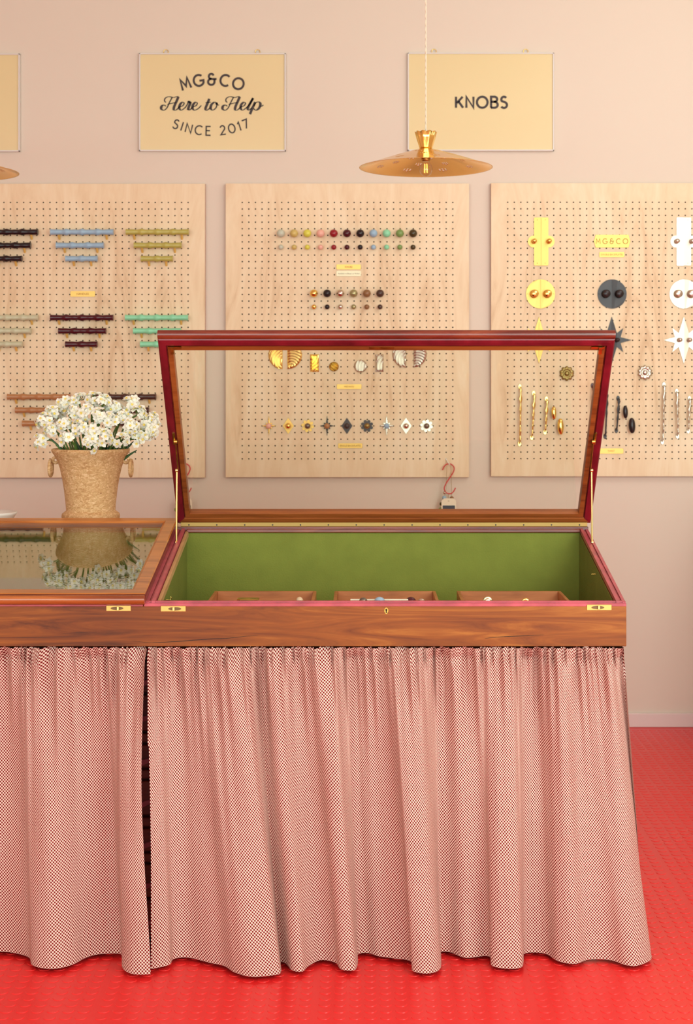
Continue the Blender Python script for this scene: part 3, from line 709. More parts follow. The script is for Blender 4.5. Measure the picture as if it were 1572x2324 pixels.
# ------------------------------------------------------------------ pendant lamps
FIL = mat('filament', (255, 170, 60), .5)
b_ = FIL.node_tree.nodes['Principled BSDF']; b_.inputs['Emission Color'].default_value = (1, .42, .08, 1); b_.inputs['Emission Strength'].default_value = 2.2
SHADE = mat('lacquered_brass_shade', (232, 184, 106), .17, 1.0)
def pendant(cx, cy, label):
    d = 4.5; c = P(cx, cy, d); R = .1985; Hh = .062
    t = thing('pendant_lamp', (c.x, d, c.z), label, 'lamp', 'brass pendant lamps')
    NT, NR = 400, 84; mb = MB(); vs = []
    def hgt(f): return Hh*(1-f)**1.12*1.0+.004*math.sin(PI*f)
    for j in range(NR+1):
        f = .09+(.91)*j/NR
        for i in range(NT):
            a = 2*PI*i/NT; r = R*f
            if f > .97: r += .0018*abs(math.sin(a*50))*(f-.97)/.03
            z = hgt(f)
            vs.append((c.x+r*math.cos(a), d+r*math.sin(a), c.z+z))
    holes = set(); rr = random.Random(3)
    for k in range(26):
        jj = [26, 44, 62][k % 3]; ii = int(NT*k/26+rr.uniform(-3, 3)); e = max(1, round(2.5*44/jj))
        for (di, dj) in ((0, 0), (0, 3), (0, -3), (2*e, 1), (-2*e, 1), (2*e, -2), (-2*e, -2)):
            for w in range(max(1, e)): holes.add(((ii+di+w) % NT, jj+dj)); holes.add(((ii+di+w) % NT, jj+dj+1))
    fs = [[j*NT+i, j*NT+(i+1) % NT, (j+1)*NT+(i+1) % NT, (j+1)*NT+i] for j in range(NR) for i in range(NT) if (i, j) not in holes]
    mb.add(vs, fs, 0, True)
    sh = build('shade', mb, SHADE, t)
    sm = sh.modifiers.new('thickness', 'SOLIDIFY'); sm.thickness = .0008
    # fluted crown on top
    cr = MB(); N = 80; prof = [(.0175, Hh-.006), (.0195, Hh-.001), (.0205, Hh+.003), (.0275, Hh+.026), (.0325, Hh+.043)]
    vs = []
    for jx, (r, z) in enumerate(prof):
        for i in range(N):
            a = 2*PI*i/N; fl = math.cos(a*10); q = r*(1+.045*fl*(jx/4)); zz = z+(.0035*abs(math.cos(a*5)) if jx == 4 else 0)
            vs.append((c.x+q*math.cos(a), d+q*math.sin(a), c.z+zz))
    cr.add(vs, [[j*N+i, j*N+(i+1) % N, (j+1)*N+(i+1) % N, (j+1)*N+i] for j in range(4) for i in range(N)], 0, True)
    o = build('crown', cr, BRASS, t); o.modifiers.new('thickness', 'SOLIDIFY').thickness = .001
    build('lamp_holder', MB().lathe([(.012, .058), (.012, .034), (.0135, .033), (.0135, .020), (.011, .019)], (c.x, d, c.z), (0, 0, 1), 24), BRASSD, t)
    bulb = build('bulb', MB().lathe([(.0001, -.026), (.008, -.0245), (.0155, -.0185), (.0195, -.009), (.0200, -.002), (.0175, .007), (.0125, .014), (.0108, .022)], (c.x, d, c.z), (0, 0, 1), 28, caps=False), GLASS, t)
    fl = MB()
    for k in range(4):
        a = k*PI/2+.5; fl.tube([(c.x+.0045*math.cos(a), d+.0045*math.sin(a), c.z+.012), (c.x+.0055*math.cos(a), d+.0055*math.sin(a), c.z-.015)], .0009, 6)
    build('filament', fl, FIL, bulb)
    cb = MB(); top = 3.1
    for s in (0, PI):
        cb.tube([(c.x+.0016*math.cos(s+z*150), d+.0016*math.sin(s+z*150), c.z+Hh-.004+z) for z in [i*.006 for i in range(int((top-c.z-Hh)/.006))]], .0014, 6)
    build('twisted_cord', cb, mat('cream_flex', (236, 220, 196), .8), t)
    build('ceiling_rose', MB().lathe([(.045, 0), (.042, -.016), (.01, -.026)], (c.x, d, 3.099), (0, 0, 1), 28), BRASS, t)
pendant(966, 381, 'brass pendant lamp hanging in front of the KNOBS sign')
pendant(-111, 390.5, 'brass pendant lamp of which only the right rim shows at the left edge')

# ------------------------------------------------------------------ display case
DF, DB = 3.452, 4.059
ZF, ZB = EYE-(1368-CY)*DF/F, EYE-(1195-CY)*DB/F      # rim heights front and back
XR, XL = .606, -1.66
SL = (ZB-ZF)/(DB-DF)
ZBOT = EYE-(1467-CY)*DF/F
case = thing('display_case', (0, DF+.3, ZBOT), 'long antique wooden display case with sloping glass lids and green felt lining', 'display case')
def zr(y): return ZF+SL*(y-DF)
th = .021
build('front_board', MB().box(XL, XR, DF, DF+th, ZBOT, ZF-.008, .0012), CASEW, case)
build('back_board', MB().box(XL, XR, DB-th, DB, ZBOT, ZB-.010, .001), CASEW, case)
def sloped(mb, x0, x1, y0, y1, top, bot, mi=0):      # side board whose upper edge follows the slope
    mb.add([(x0, y0, bot(y0)), (x1, y0, bot(y0)), (x1, y1, bot(y1)), (x0, y1, bot(y1)), (x0, y0, top(y0)), (x1, y0, top(y0)), (x1, y1, top(y1)), (x0, y1, top(y1))],
           [[0, 3, 2, 1], [4, 5, 6, 7], [0, 1, 5, 4], [1, 2, 6, 5], [2, 3, 7, 6], [3, 0, 4, 7]], mi)
sb = MB(); sloped(sb, XR-.021, XR, DF+th, DB-th, lambda y: zr(y)-.008, lambda y: ZBOT)
build('end_board', sb, CASEW, case)
sb = MB(); sloped(sb, XL, XL+.021, DF+th, DB-th, lambda y: zr(y)-.008, lambda y: ZBOT); build('end_board', sb, CASEW, case)
sb = MB(); sloped(sb, -.524, -.476, DF+th, DB-th, lambda y: zr(y)-.008, lambda y: ZBOT+.02); build('divider', sb, CASEW, case)
build('base_board', MB().box(XL+.02, XR-.02, DF+.02, DB-.02, ZBOT+.006, ZBOT+.020), CASEW, case)
# painted rebate strips along the rims
def rim(x0, x1, nm='rebate_strip'):
    mb = MB()
    a = ZF; f0, f1 = DF+.0005, DF+.019
    def strip_y(xa, xb, dz):  sloped(mb, xa, xb, DF+.006, DB-.012, lambda y: zr(y)+dz, lambda y: zr(y)-.009)
    # front: two stepped strips
    mb.box(x0, x1, DF+.0006, DF+.009, ZF-.009, ZF-.001, .0008); mb.box(x0, x1, DF+.009, DF+.017, ZF-.009, ZF+.003, .0008)
    strip_y(x1-.0225, x1-.0150, .002); strip_y(x1-.0145, x1-.0085, -.003); strip_y(x1-.008, x1-.001, .000)
    strip_y(x0+.001, x0+.011, .000); strip_y(x0+.0115, x0+.0165, -.003); strip_y(x0+.017, x0+.0255, .0022)
    return build(nm, mb, PINK, case)
rim(-.5055, XR); rim(XL, -.5075)
for (xa, xb) in ((-.4765, XR-.0225), (XL+.022, -.5245)):
    mb = MB(); e = .0025; f = lambda y: ZBOT+.022
    mb.box(xa, xb, DB-th-e, DB-th-.0005, ZBOT+.021, ZB-.014)
    sloped(mb, xa-.000, xa+e, DF+th, DB-th-e, lambda y: zr(y)-.012, f); sloped(mb, xb-e, xb, DF+th, DB-th-e, lambda y: zr(y)-.012, f)
    mb.box(xa, xb, DF+th, DF+th+e, ZBOT+.021, ZF-.012); mb.box(xa, xb, DF+th, DB-th, ZBOT+.0202, ZBOT+.022)
    build('felt_lining', mb, FELT, case)
mb = MB(); sloped(mb, -.4780, -.4700, DF+.02, DB-th-.002, lambda y: zr(y)-.005, lambda y: zr(y)-.020); build('bare_edge_strip', mb, BARE, case)
mb = MB(); mb.box(-.505, XR, DB-.024, DB-.001, ZB-.0095, ZB+.0017, .001); mb.box(-.475, XR-.022, DB-.031, DB-.0235, ZB-.014, ZB-.0035, .002)
build('back_rim', mb, REDWD, case)
mb = MB(); mb.box(XL, -.506, DB-.024, DB-.001, ZB-.0095, ZB-.003, .002); build('back_rim', mb, REDWD, case)
def latch(x0, x1, y, side, label=None):
    a, b = P(x0, y+6.5, DF), P(x1, y-6.5, DF); w = b.x-a.x; h = b.z-a.z
    pl = build('latch_plate', MB().box(a.x, b.x, DF-.0012, DF+.001, a.z, b.z, .0006), BRASSP, case)
    s0 = a.x+w*(.22 if side > 0 else .16); 
    mb = MB(); cz = (a.z+b.z)/2
    mb.prism([(w*.26*math.copysign(1, math.cos(t))*min(1, abs(math.cos(t))*1.0)+math.cos(t)*h*.0, h*.30*math.sin(t)) for t in [i*PI/10 for i in range(20)]], (a.x+w*(.5+.06*side), DF-.0012, cz), (1, 0, 0), (0, 0, 1), (0, -1, 0), .0008)
    build('latch_track', mb, mat('dark_latch', (112, 84, 44), .5, .3), pl)  # track darker than the plate so the slider stands out
    xc = a.x+w*(.5+.02*side)
    build('latch_slider', MB().box(xc-.0026, xc+.0026, DF-.0052, DF-.0018, cz-.0045, cz+.0045, .0006), BRASSW, pl)
latch(241, 297, 1380.5, -1); latch(364.5, 421.5, 1381.5, 1); latch(1331, 1387.5, 1378.5, -1)
c = P(876.3, 1386, DF); K = DF/F
es = build('keyhole_plate', MB().prism([(4.6*K*math.cos(u*PI/12)*(1 if math.sin(u*PI/12) > -.3 else .8), 7.2*K*math.sin(u*PI/12)) for u in range(24)], (c.x, DF+.0002, c.z), (1, 0, 0), (0, 0, 1), (0, -1, 0), .0012), BRASSD, case)
kh = MB(); kh.prism([(2.1*K*math.cos(u*PI/8), 2*K+2.1*K*math.sin(u*PI/8)) for u in range(16)], (c.x, DF-.0008, c.z), (1, 0, 0), (0, 0, 1), (0, -1, 0), .0008); kh.prism([(-1.5*K, -5*K), (1.5*K, -5*K), (.9*K, 2*K), (-.9*K, 2*K)], (c.x, DF-.0008, c.z), (1, 0, 0), (0, 0, 1), (0, -1, 0), .0008)
build('keyhole', kh, DARKGAP, es)
for pts in ([(300, 1455), (340, 1459), (352, 1458.5), (400, 1456), (440, 1453), (480, 1450.5), (520, 1448), (560, 1444), (585, 1442)], [(1100, 1449), (1130, 1446), (1180, 1443.5), (1235, 1441)]):
    ck = MB(); q = catmull([Q(x+random.uniform(-1, 1), y+random.uniform(-.4, .4), DF-.0004) for x, y in pts], 4); n = len(q)
    ribbon(ck, q, lambda i, t: .0011*math.sin(PI*(i+.5)/n)+.0002, (0, DF-.0004, 0), (1, 0, 0), (0, 0, 1), None); build('crack', ck, DARKGAP, case)

# lids: mitred frame with a moulded profile (w inwards from the outer edge, n up from the underside)
PROF = [(.0030, .0008), (.0095, 0), (.0185, 0), (.0200, .0045), (.0215, .0050), (.0225, .0022), (.0345, .0022), (.0360, .0100), (.0360, .0205), (.0310, .0235), (.0295, .0255),
        (.0030, .0255), (0, .0235), (0, .0120), (0, .0030)]
#        material of the segment from point i to i+1: 0 crimson 1 orange wood 2 lid top 3 red wood
PM = [0, 0, 0, 3, 3, 1, 1, 1, 2, 2, 2, 2, 3, 3, 0]
LW, LT = 1.1155, .644
def lid(x0, w, back, tdir, ndir, name_mats):
    """frame in the plane spanned by X and tdir, outer face towards ndir"""
    T, N_ = Vector(tdir).normalized(), Vector(ndir).normalized(); X = Vector((1, 0, 0)); O = Vector((x0, back[0], back[1]))
    mb = MB(); n = len(PROF); vs = []
    for (cx, ct) in ((0, 0), (1, 0), (1, 1), (0, 1)):
        for wv, nv in PROF:
            px = wv if cx == 0 else w-wv; pt = wv if ct == 0 else LT-.017-wv
            vs.append(O+X*px+T*pt+N_*nv)
    fs, mi = [], []
    for s in range(4):
        q = (s+1) % 4
        for i in range(n):
            j = (i+1) % n; fs.append([s*n+i, q*n+i, q*n+j, s*n+j]); mi.append(1 if (s == 0 and PM[i] == 0) else PM[i])
    mb.add(vs, fs, mi)
    nose = [(-.0025, .0035), (.004, .0015), (.010, .0022), (.0150, .0060), (.0172, .0120), (.0160, .0180), (.0120, .0222), (.006, .0236), (.0015, .0215), (-.0025, .0215)]
    for xa, xb in ((0, w),):   # rounded nosing along the front rail
        k = len(nose); v_ = [O+X*xx+T*(LT-.017+a)+N_*b for xx in (xa, xb) for a, b in nose]
        mb.add(v_, [[i, (i+1) % k, k+(i+1) % k, k+i] for i in range(k)], 4, True); mb.add(v_, [list(range(k))[::-1], list(range(k, 2*k))], 4)
    fr = build('lid_frame', mb, name_mats, case)
    g = MB(); a = O+X*.033+T*.033+N_*.0125; b = O+X*(w-.033)+T*.033+N_*.0125; cc = O+X*(w-.033)+T*(LT-.050)+N_*.0125; dd = O+X*.033+T*(LT-.050)+N_*.0125; e = N_*.003
    g.add([a, b, cc, dd, a+e, b+e, cc+e, dd+e], [[0, 3, 2, 1], [4, 5, 6, 7], [0, 1, 5, 4], [1, 2, 6, 5], [2, 3, 7, 6], [3, 0, 4, 7]])
    build('glass_pane', g, GLASS, fr)
    return fr, O, T, N_
NOSEW = wood('nosing_wood', [(96, 34, 12), (150, 74, 30), (182, 104, 48)], .25, 0, 8, 12, coat=.4)
cmat = [CRIM, INWD, LIDW, REDWD, NOSEW]
sl = math.atan(SL)
# closed lid
lidc, *_ = lid(-.5015-LW, LW, (DB+.006, ZB-.001), (0, -math.cos(sl), -math.sin(sl)), (0, -math.sin(sl), math.cos(sl)), cmat)
# open lid
top = P(900, 767, F/932.0)
hb = Vector((0, DB-.010, ZB+.0085)); dv = Vector((0, top.y-hb.y, top.z-hb.z)); dv.normalize()
nv_ = Vector((0, dv.z, -dv.y)); 
lido, LO, LTD, LN = lid(-.5012, LW, (hb.y, hb.z), dv, nv_, [CRIM, INWD, LIDW, REDWD, REDWD])
def lp(x, t, n): return Vector((x, LO.y, LO.z))+LTD*t+LN*n
# brass hinge strip with screws along the foot of the open lid
def obox(mb, x0, x1, t0, t1, n0, n1):
    v = [lp(x, t, n) for n in (n0, n1) for (x, t) in ((x0, t0), (x1, t0), (x1, t1), (x0, t1))]
    mb.add(v, [[0, 3, 2, 1], [4, 5, 6, 7], [0, 1, 5, 4], [1, 2, 6, 5], [2, 3, 7, 6], [3, 0, 4, 7]])
hs = MB(); hs.box(-.492, .604, DB-.0185, DB-.008, ZB+.0018, ZB+.0125, .0004); hstrip = build('hinge_strip', hs, mat('dull_hinge_brass', (168, 134, 70), .5, .4), lido)
sc = MB()
for i in range(15):
    sc.lathe([(.0021, 0), (.0018, .0005), (.0001, .0006)], (-.470+i*.0752, DB-.0185, ZB+.0062), (0, -1, 0), 10)
build('screws', sc, BLACKM, hstrip)
for x, s in ((-.4775, 1), (.590, -1)):
    m_ = MB(); obox(m_, min(x, x+s*.032), max(x, x+s*.032), LT-.046, LT-.039, -.0002, .004); obox(m_, x+s*.010-.004, x+s*.010+.004, LT-.058, LT-.038, -.006, -.0002)
    build('catch', m_, BRASSD, lido)
m_ = MB(); obox(m_, .015, .075, LT-.047, LT-.041, .001, .004); build('lock_plate', m_, BRASSD, lido)
# felt-side ledge below the glass of the lid
# folding stays
for sx_, xx in ((1, .598), (-1, -.4885)):
    y0, z0 = 3.917, zr(3.917)-.002
    tb = LTD
    joint = Vector((xx-sx_*.002, 0, 0))+Vector((0, LO.y, LO.z))+LTD*.205+LN*(-.010)
    up = Vector((xx-sx_*.006, LO.y, LO.z))+LTD*.300+LN*(-.005)
    st = MB(); st.tube([Vector((xx, y0, z0)), joint], .0024, 8, flat=.6)
    st.lathe([(.005, -.003), (.005, .003)], joint, (1, 0, 0), 14); st.lathe([(.0045, -.002), (.0045, .003)], (xx, y0, z0+.002), (1, 0, 0), 12)
    build('lid_stay', st, BRASSW, case)
    s2_ = MB(); s2_.tube([joint+Vector((-sx_*.003, 0, 0)), up], .0028, 8, flat=.6); s2_.lathe([(.0055, -.004), (.0055, .004)], up, (1, 0, 0), 14)
    q = up+Vector((sx_*.004, 0, 0)); s2_.tube([q-LTD*.012+LN*.004, q+LTD*.026+LN*.004], .0038, 4)
    build('lid_stay', s2_, BRASSD, case)
for xx, y in ((-.4655, 3.56), (.575, 3.75)):
    build('cup_hook', MB().tube([(xx-.004, y, zr(y)-.030), (xx+.006, y, zr(y)-.030), (xx+.010, y, zr(y)-.026), (xx+.008, y, zr(y)-.022)], .0012, 6), BRASS, case)

# ------------------------------------------------------------------ trays and what shows above the front rim
TZ = .7975; TB0 = ZBOT+.0225
TY0, TY1 = 3.520, 3.815
def tray(x0, x1, label):
    t = thing('wooden_tray', ((x0+x1)/2, TY0, TB0), label, 'tray', 'wooden trays inside the case'); e = .008
    build('side', MB().box(x0, x0+e, TY0, TY1, TB0, TZ, .0008), TRAYW, t); build('side', MB().box(x1-e, x1, TY0, TY1, TB0, TZ, .0008), TRAYW, t)
    build('end', MB().box(x0+e, x1-e, TY0, TY0+e, TB0, TZ-.01, .0008), TRAYW, t); build('end', MB().box(x0+e, x1-e, TY1-e, TY1, TB0, TZ, .0008), TRAYW, t)
    build('bottom', MB().box(x0+e, x1-e, TY0+e, TY1-e, TB0, TB0+.004), TRAYW, t)
K8 = 3.815/F
tray((487-CX)*K8, (718-CX)*K8, 'wooden tray nearest the case divider'); tray((759-CX)*K8, (988-CX)*K8, 'middle wooden tray of the three in the case'); tray((1036-CX)*K8, (1272-CX)*K8, 'wooden tray nearest the right end of the case')
def standing_knob(x, y, rpx, m, label, sq=1.0, d=3.62):
    p = P(x, y, d); r = rpx*d/F; z0 = TB0+.004; t = thing('ball_knob', (p.x, d, z0), label, 'knob', 'sample knobs lying in the trays')
    ctr = p.z-r*sq
    build('knob_head', MB().ball((p.x, d, ctr), r, 20, (0, 0, 1), sq), m, t)
    build('shank', MB().lathe([(r*.7, 0), (r*.7, .003), (r*.4, .006), (r*.4, ctr-z0)], (p.x, d, z0), (0, 0, 1), 14), BRASS, t)
BONE = mat('bone_resin', (214, 186, 150), .35)
standing_knob(679.5, 1354.5, 8, BONE, 'bone coloured knob in the tray nearest the divider')
standing_knob(824, 1356, 9, PEWTER, 'dull silver knob at the left of the middle tray', .8)
standing_knob(861, 1354.5, 12, LAC['blue'], 'pale blue domed knob in the middle tray', .8)
standing_knob(932, 1354.5, 12, LAC['burgundy'], 'burgundy knob in the middle tray', .9, 3.66)
standing_knob(956, 1358, 8, NICKM, 'small nickel knob beside the burgundy one', .8, 3.60)
def ring_knob(x, y, r, m, label, d=3.62):
    p = P(x, y, d); R = r*d/F; z0 = TB0+.004; t = thing('ring_backplate', (p.x, d, z0), label, 'knob', 'sample knobs lying in the trays')
    n = 28; mb = MB(); cz = p.z-R
    mb.lathe([(R, 0), (R, .004), (R*.86, .007), (R*.72, .0055), (R*.62, .008), (R*.40, .009), (.0001, .0095)], (p.x, d, cz), (0, -1, 0), n)
    build('face', mb, m, t); build('foot', MB().box(p.x-.006, p.x+.006, d-.004, d+.012, z0, cz), BRASSD, t)
ring_knob(1106, 1353, 11, mat('champagne_metal', (214, 200, 160), .25, .9), 'champagne stepped round knob in the right tray')
ring_knob(1192, 1357, 9, BRASS, 'small brass round knob in the right tray', 3.60)
p = P(563, 1357, 3.62); t = thing('brass_backplate', (p.x, 3.62, TB0+.004), 'dark brass backplate lying across the tray nearest the divider', 'backplate')
mb = MB(); mb.prism([(-.026, -.012), (-.018, -.016), (.018, -.016), (.026, -.012), (.026, .012), (.018, .016), (-.018, .016), (-.026, .012)], (p.x, 3.62, p.z-.004), (1, 0, 0), (0, 1, 0), (0, 0, 1), .003, bev=.0008)
build('plate', mb, BRASSD, t); mb = MB(); mb.box(p.x-.022, p.x-.014, 3.615, 3.625, TB0+.004, p.z-.004); mb.box(p.x+.014, p.x+.022, 3.615, 3.625, TB0+.004, p.z-.004); build('block', mb, TRAYW, t)
a, b = P(795, 1363, 3.64), P(926, 1359.5, 3.64)
props(build('price_card', MB().box(a.x, b.x, 3.642, 3.6435, TB0+.004, b.z), CARD), 'white card standing behind the knobs in the middle tray', 'card')

# ------------------------------------------------------------------ counter behind, pot, flowers, dish
ctr_z = .918
t = thing('back_counter', (-.9, 4.23, 0), 'narrow wooden counter behind the display case', 'counter')
build('worktop', MB().box(-1.7, -.46, 4.075, 4.385, ctr_z-.025, ctr_z, .003), LIDW, t)
build('carcass', MB().box(-1.68, -.48, 4.09, 4.37, .06, ctr_z-.025, .002), CASEW, t)
build('plinth', MB().box(-1.66, -.50, 4.11, 4.35, 0, .06), DARKGAP, t)
PD = 4.25; pc = P(206, 1100, PD); k = PD/F
def zz(y): return EYE-(y-CY)*k
pot = thing('cork_pot', (pc.x, PD, ctr_z), 'flared cork urn pot with ring handles holding white flowers', 'pot')
pr = [(.0001, ctr_z-zz(1190)+zz(1190)-ctr_z)]
rows = [(60, None), (64.5, 1177), (65.6, 1171), (64.2, 1165), (59, 1161), (55.2, 1158), (55.6, 1150), (57.0, 1135), (60, 1110), (64, 1085), (69, 1062), (74.5, 1045), (80.5, 1034), (86.5, 1026), (88.2, 1021), (87.2, 1018.3), (84, 1017.6), (81.5, 1019), (79, 1030), (70, 1050), (58, 1085), (2, 1086)]
prof = [(r*k, (ctr_z if y is None else zz(y))) for r, y in rows]; prof = [(.0001, ctr_z)]+prof
build('body', MB().lathe(prof, (pc.x, PD, 0), (0, 0, 1), 64, caps=False), CORK, pot)
for s in (-1, 1):
    lx = pc.x+s*75*k
    lg = build('handle_lug', MB().tube([(lx+s*(.006+.008*math.cos(a)), PD, zz(1044)+.008*math.sin(a)) for a in [i*PI/8 for i in range(16)]], .0045, 10, True), CORK, pot)
    rc = (lx+s*.017, zz(1062))
    build('ring_handle', MB().tube([(rc[0]+.003*s, PD+.022*math.sin(a), rc[1]+.022*math.cos(a)) for a in [i*PI/14 for i in range(28)]], .0048, 12, True), CORK, pot)
build('soil', MB().lathe([(.0001, 0), (57*k, 0)], (pc.x, PD, zz(1083)), (0, 0, 1), 24), DARKGAP, pot)

PETAL = mat('white_petal', (250, 248, 232), .55); 
pb = PETAL.node_tree.nodes['Principled BSDF']; pb.inputs['Subsurface Weight'].default_value = .25; pb.inputs['Subsurface Radius'].default_value = (.01, .01, .006); pb.inputs['Subsurface Scale'].default_value = .3
CUP = mat('yellow_cup', (240, 214, 110), .5); STEM = mat('green_stem', (92, 122, 48), .5); LEAF = mat('dark_leaf', (40, 78, 34), .4)
def bloom_mesh(seed):
    rr = random.Random(seed); mb = MB()
    for i in range(6):
        a0 = 2*PI*i/6+rr.uniform(-.12, .12); L = .0145*rr.uniform(.85, 1.1); W = .0052*rr.uniform(.9, 1.15); cup = rr.uniform(.0, .005); tw = rr.uniform(-.35, .35)
        vs = []; prof = [(0, .35), (.25, .85), (.5, 1), (.75, .72), (.92, .3), (1, .02)]
        for f, w in prof:
            for s in (-1, 0, 1):
                r = L*f; y = W*w*s; z = -cup*f*f+.0012*abs(s)*w+tw*y+(i % 2)*.0006
                vs.append((r*math.cos(a0)-y*math.sin(a0), r*math.sin(a0)+y*math.cos(a0), z+.004*f*(1 if cup < .0025 else .2)))
        mb.add(vs, [[j*3+q, j*3+q+1, (j+1)*3+q+1, (j+1)*3+q] for j in range(5) for q in range(2)], 0, True)
    n = 10
    mb.lathe([(.0012, .0005), (.0026, .0012), (.0034, .0040), (.0030, .0042), (.0018, .0016), (.0001, .0014)], (0, 0, 0), (0, 0, 1), n, 1, caps=False)
    mb.lathe([(.0014, 0), (.0011, -.006), (.0009, -.016)], (0, 0, 0), (0, 0, 1), 6, 2, caps=False)
    me = bpy.data.meshes.new('flower_head'); me.from_pydata(mb.v, [], mb.f)
    for m in (PETAL, CUP, STEM): me.materials.append(m)
    me.polygons.foreach_set('material_index', mb.mi); me.polygons.foreach_set('use_smooth', mb.sm); me.update(); return me
BM = [bloom_mesh(s) for s in range(6)]
rnd = random.Random(11)
UMB = [(96, 950, -.02), (118, 932, .01), (112, 975, -.05), (86, 1000, -.03), (142, 912, .03), (165, 932, -.03), (178, 903, .02), (214, 899, .0), (196, 930, -.05), (236, 907, -.02), (226, 938, -.06),
       (258, 918, .01), (252, 950, -.05), (146, 960, -.06), (180, 968, -.09), (214, 976, -.10), (150, 996, -.10), (206, 1004, -.11), (240, 990, -.09), (284, 945, -.02), (303, 912, .01), (318, 935, -.01), (300, 965, -.05),
       (338, 958, .0), (346, 975, -.02), (282, 998, -.07), (316, 992, -.03), (131, 945, .06), (270, 935, .06), (208, 920, .07), (350, 950, .03)]
for ui, (ux, uy, dd) in enumerate(UMB):
    d = PD+dd; tip = P(ux, uy, d)
    base = Vector((pc.x+(tip.x-pc.x)*.28, PD+dd*.3, zz(1078)))
    where = 'left' if ux < 150 else ('right' if ux > 270 else 'middle')
    t = thing('narcissus', base, f'white narcissus stem in the cork pot, in the {where} of the bunch', 'flower', 'white narcissus stems in the cork pot')
    mid = base.lerp(tip, .55)+Vector((0, 0, .02+.02*rnd.random())); hub = tip-(tip-mid).normalized()*.012
    build('stem', MB().tube(catmull([base, mid, hub], 5), .0026, 7), STEM, t)
    out = (tip-Vector((pc.x, PD+.02, zz(1040)))).normalized()
    nb = 12 if (ux, uy) not in ((86, 1000), (282, 998)) else 6
    for q in range(nb):
        for _ in range(30):
            v = Vector((rnd.gauss(0, 1), rnd.gauss(0, 1), rnd.gauss(0, 1))).normalized()
            if v.dot(out) > -.25 or v.y < -.3: break
        if v.y > .25: v.y *= -.4
        v = (v+out*.35+Vector((0, -.25, 0))).normalized()
        o = bpy.data.objects.new('flower_head', BM[rnd.randrange(6)]); COL.objects.link(o); o.parent = t
        pos = hub+v*rnd.uniform(.018, .026); o.location = pos-base
        o.rotation_euler = (v+Vector((rnd.uniform(-.3, .3),)*3)*.5).to_track_quat('Z', 'Y').to_euler(); s = rnd.uniform(.85, 1.15); o.scale = (s, s, s)
    if ui % 2 == 0:
        for lf in range(2):
            a = rnd.uniform(-.5, .5); L = .07+.035*rnd.random(); e = base+Vector(((tip.x-pc.x)*.35+a*.06, -.03+rnd.random()*.05, 0))
            pts = [base+Vector((a*.02, 0, 0)), base.lerp(e, .5)+Vector((0, 0, L*.6)), e+Vector((0, 0, L))]
            build('leaf', MB().tube(catmull(pts, 5), .005, 6, radii=[.0055*(1-.8*(i/10)**2) for i in range(11)], flat=.35), LEAF, t)
# the white dish at the left edge
c = P(-24, 1176, 4.22)
props(build('serving_dish', MB().lathe([(.0001, 0), (.045, 0), (.047, .006), (.062, .022), (.074, .040), (.077, .046), (.074, .048), (.060, .030), (.0001, .010)], (c.x, 4.22, ctr_z), (0, 0, 1), 40, caps=False), WHITE, loc=(c.x, 4.22, ctr_z)), 'white rimmed dish at the left edge behind the case', 'dish')

# ------------------------------------------------------------------ drawer chest under the case
CF = 3.515
chest = thing('drawer_chest', (-.53, CF+.25, 0), 'dark red wooden chest of drawers glimpsed through the gap between the skirts', 'chest of drawers')
cm = MB(); cm.box(-1.5, .52, CF+.022, 4.02, .03, ZBOT-.001)
build('carcass', cm, CHESTW, chest); build('plinth', MB().box(-1.48, .50, CF+.04, 4.0, 0, .03), DARKGAP, chest)
zs = [1500, 1575, 1662, 1688, 1745, 1770, 1853, 1879, 1935, 1960, 2040, 2130]
def zc(y): return EYE-(y-CY)*CF/F
for a_, b_ in zip(zs[:-1], zs[1:]):
    z1, z0 = zc(a_)-.0035, zc(b_)+.0035
    dr = build('drawer', MB().box(-.98, -.02, CF, CF+.021, z0, z1, .002), CHESTW, chest)
    if b_-a_ > 50:
        p = P(334, (a_+b_)/2+12, CF); build('cup_pull', MB().prism([(-.014, -.010), (.018, .004), (.018, .014), (-.014, .004)], (p.x, CF-.0005, p.z), (1, 0, 0), (0, 0, 1), (0, -1, 0), .006, bev=.002), PINK, dr)

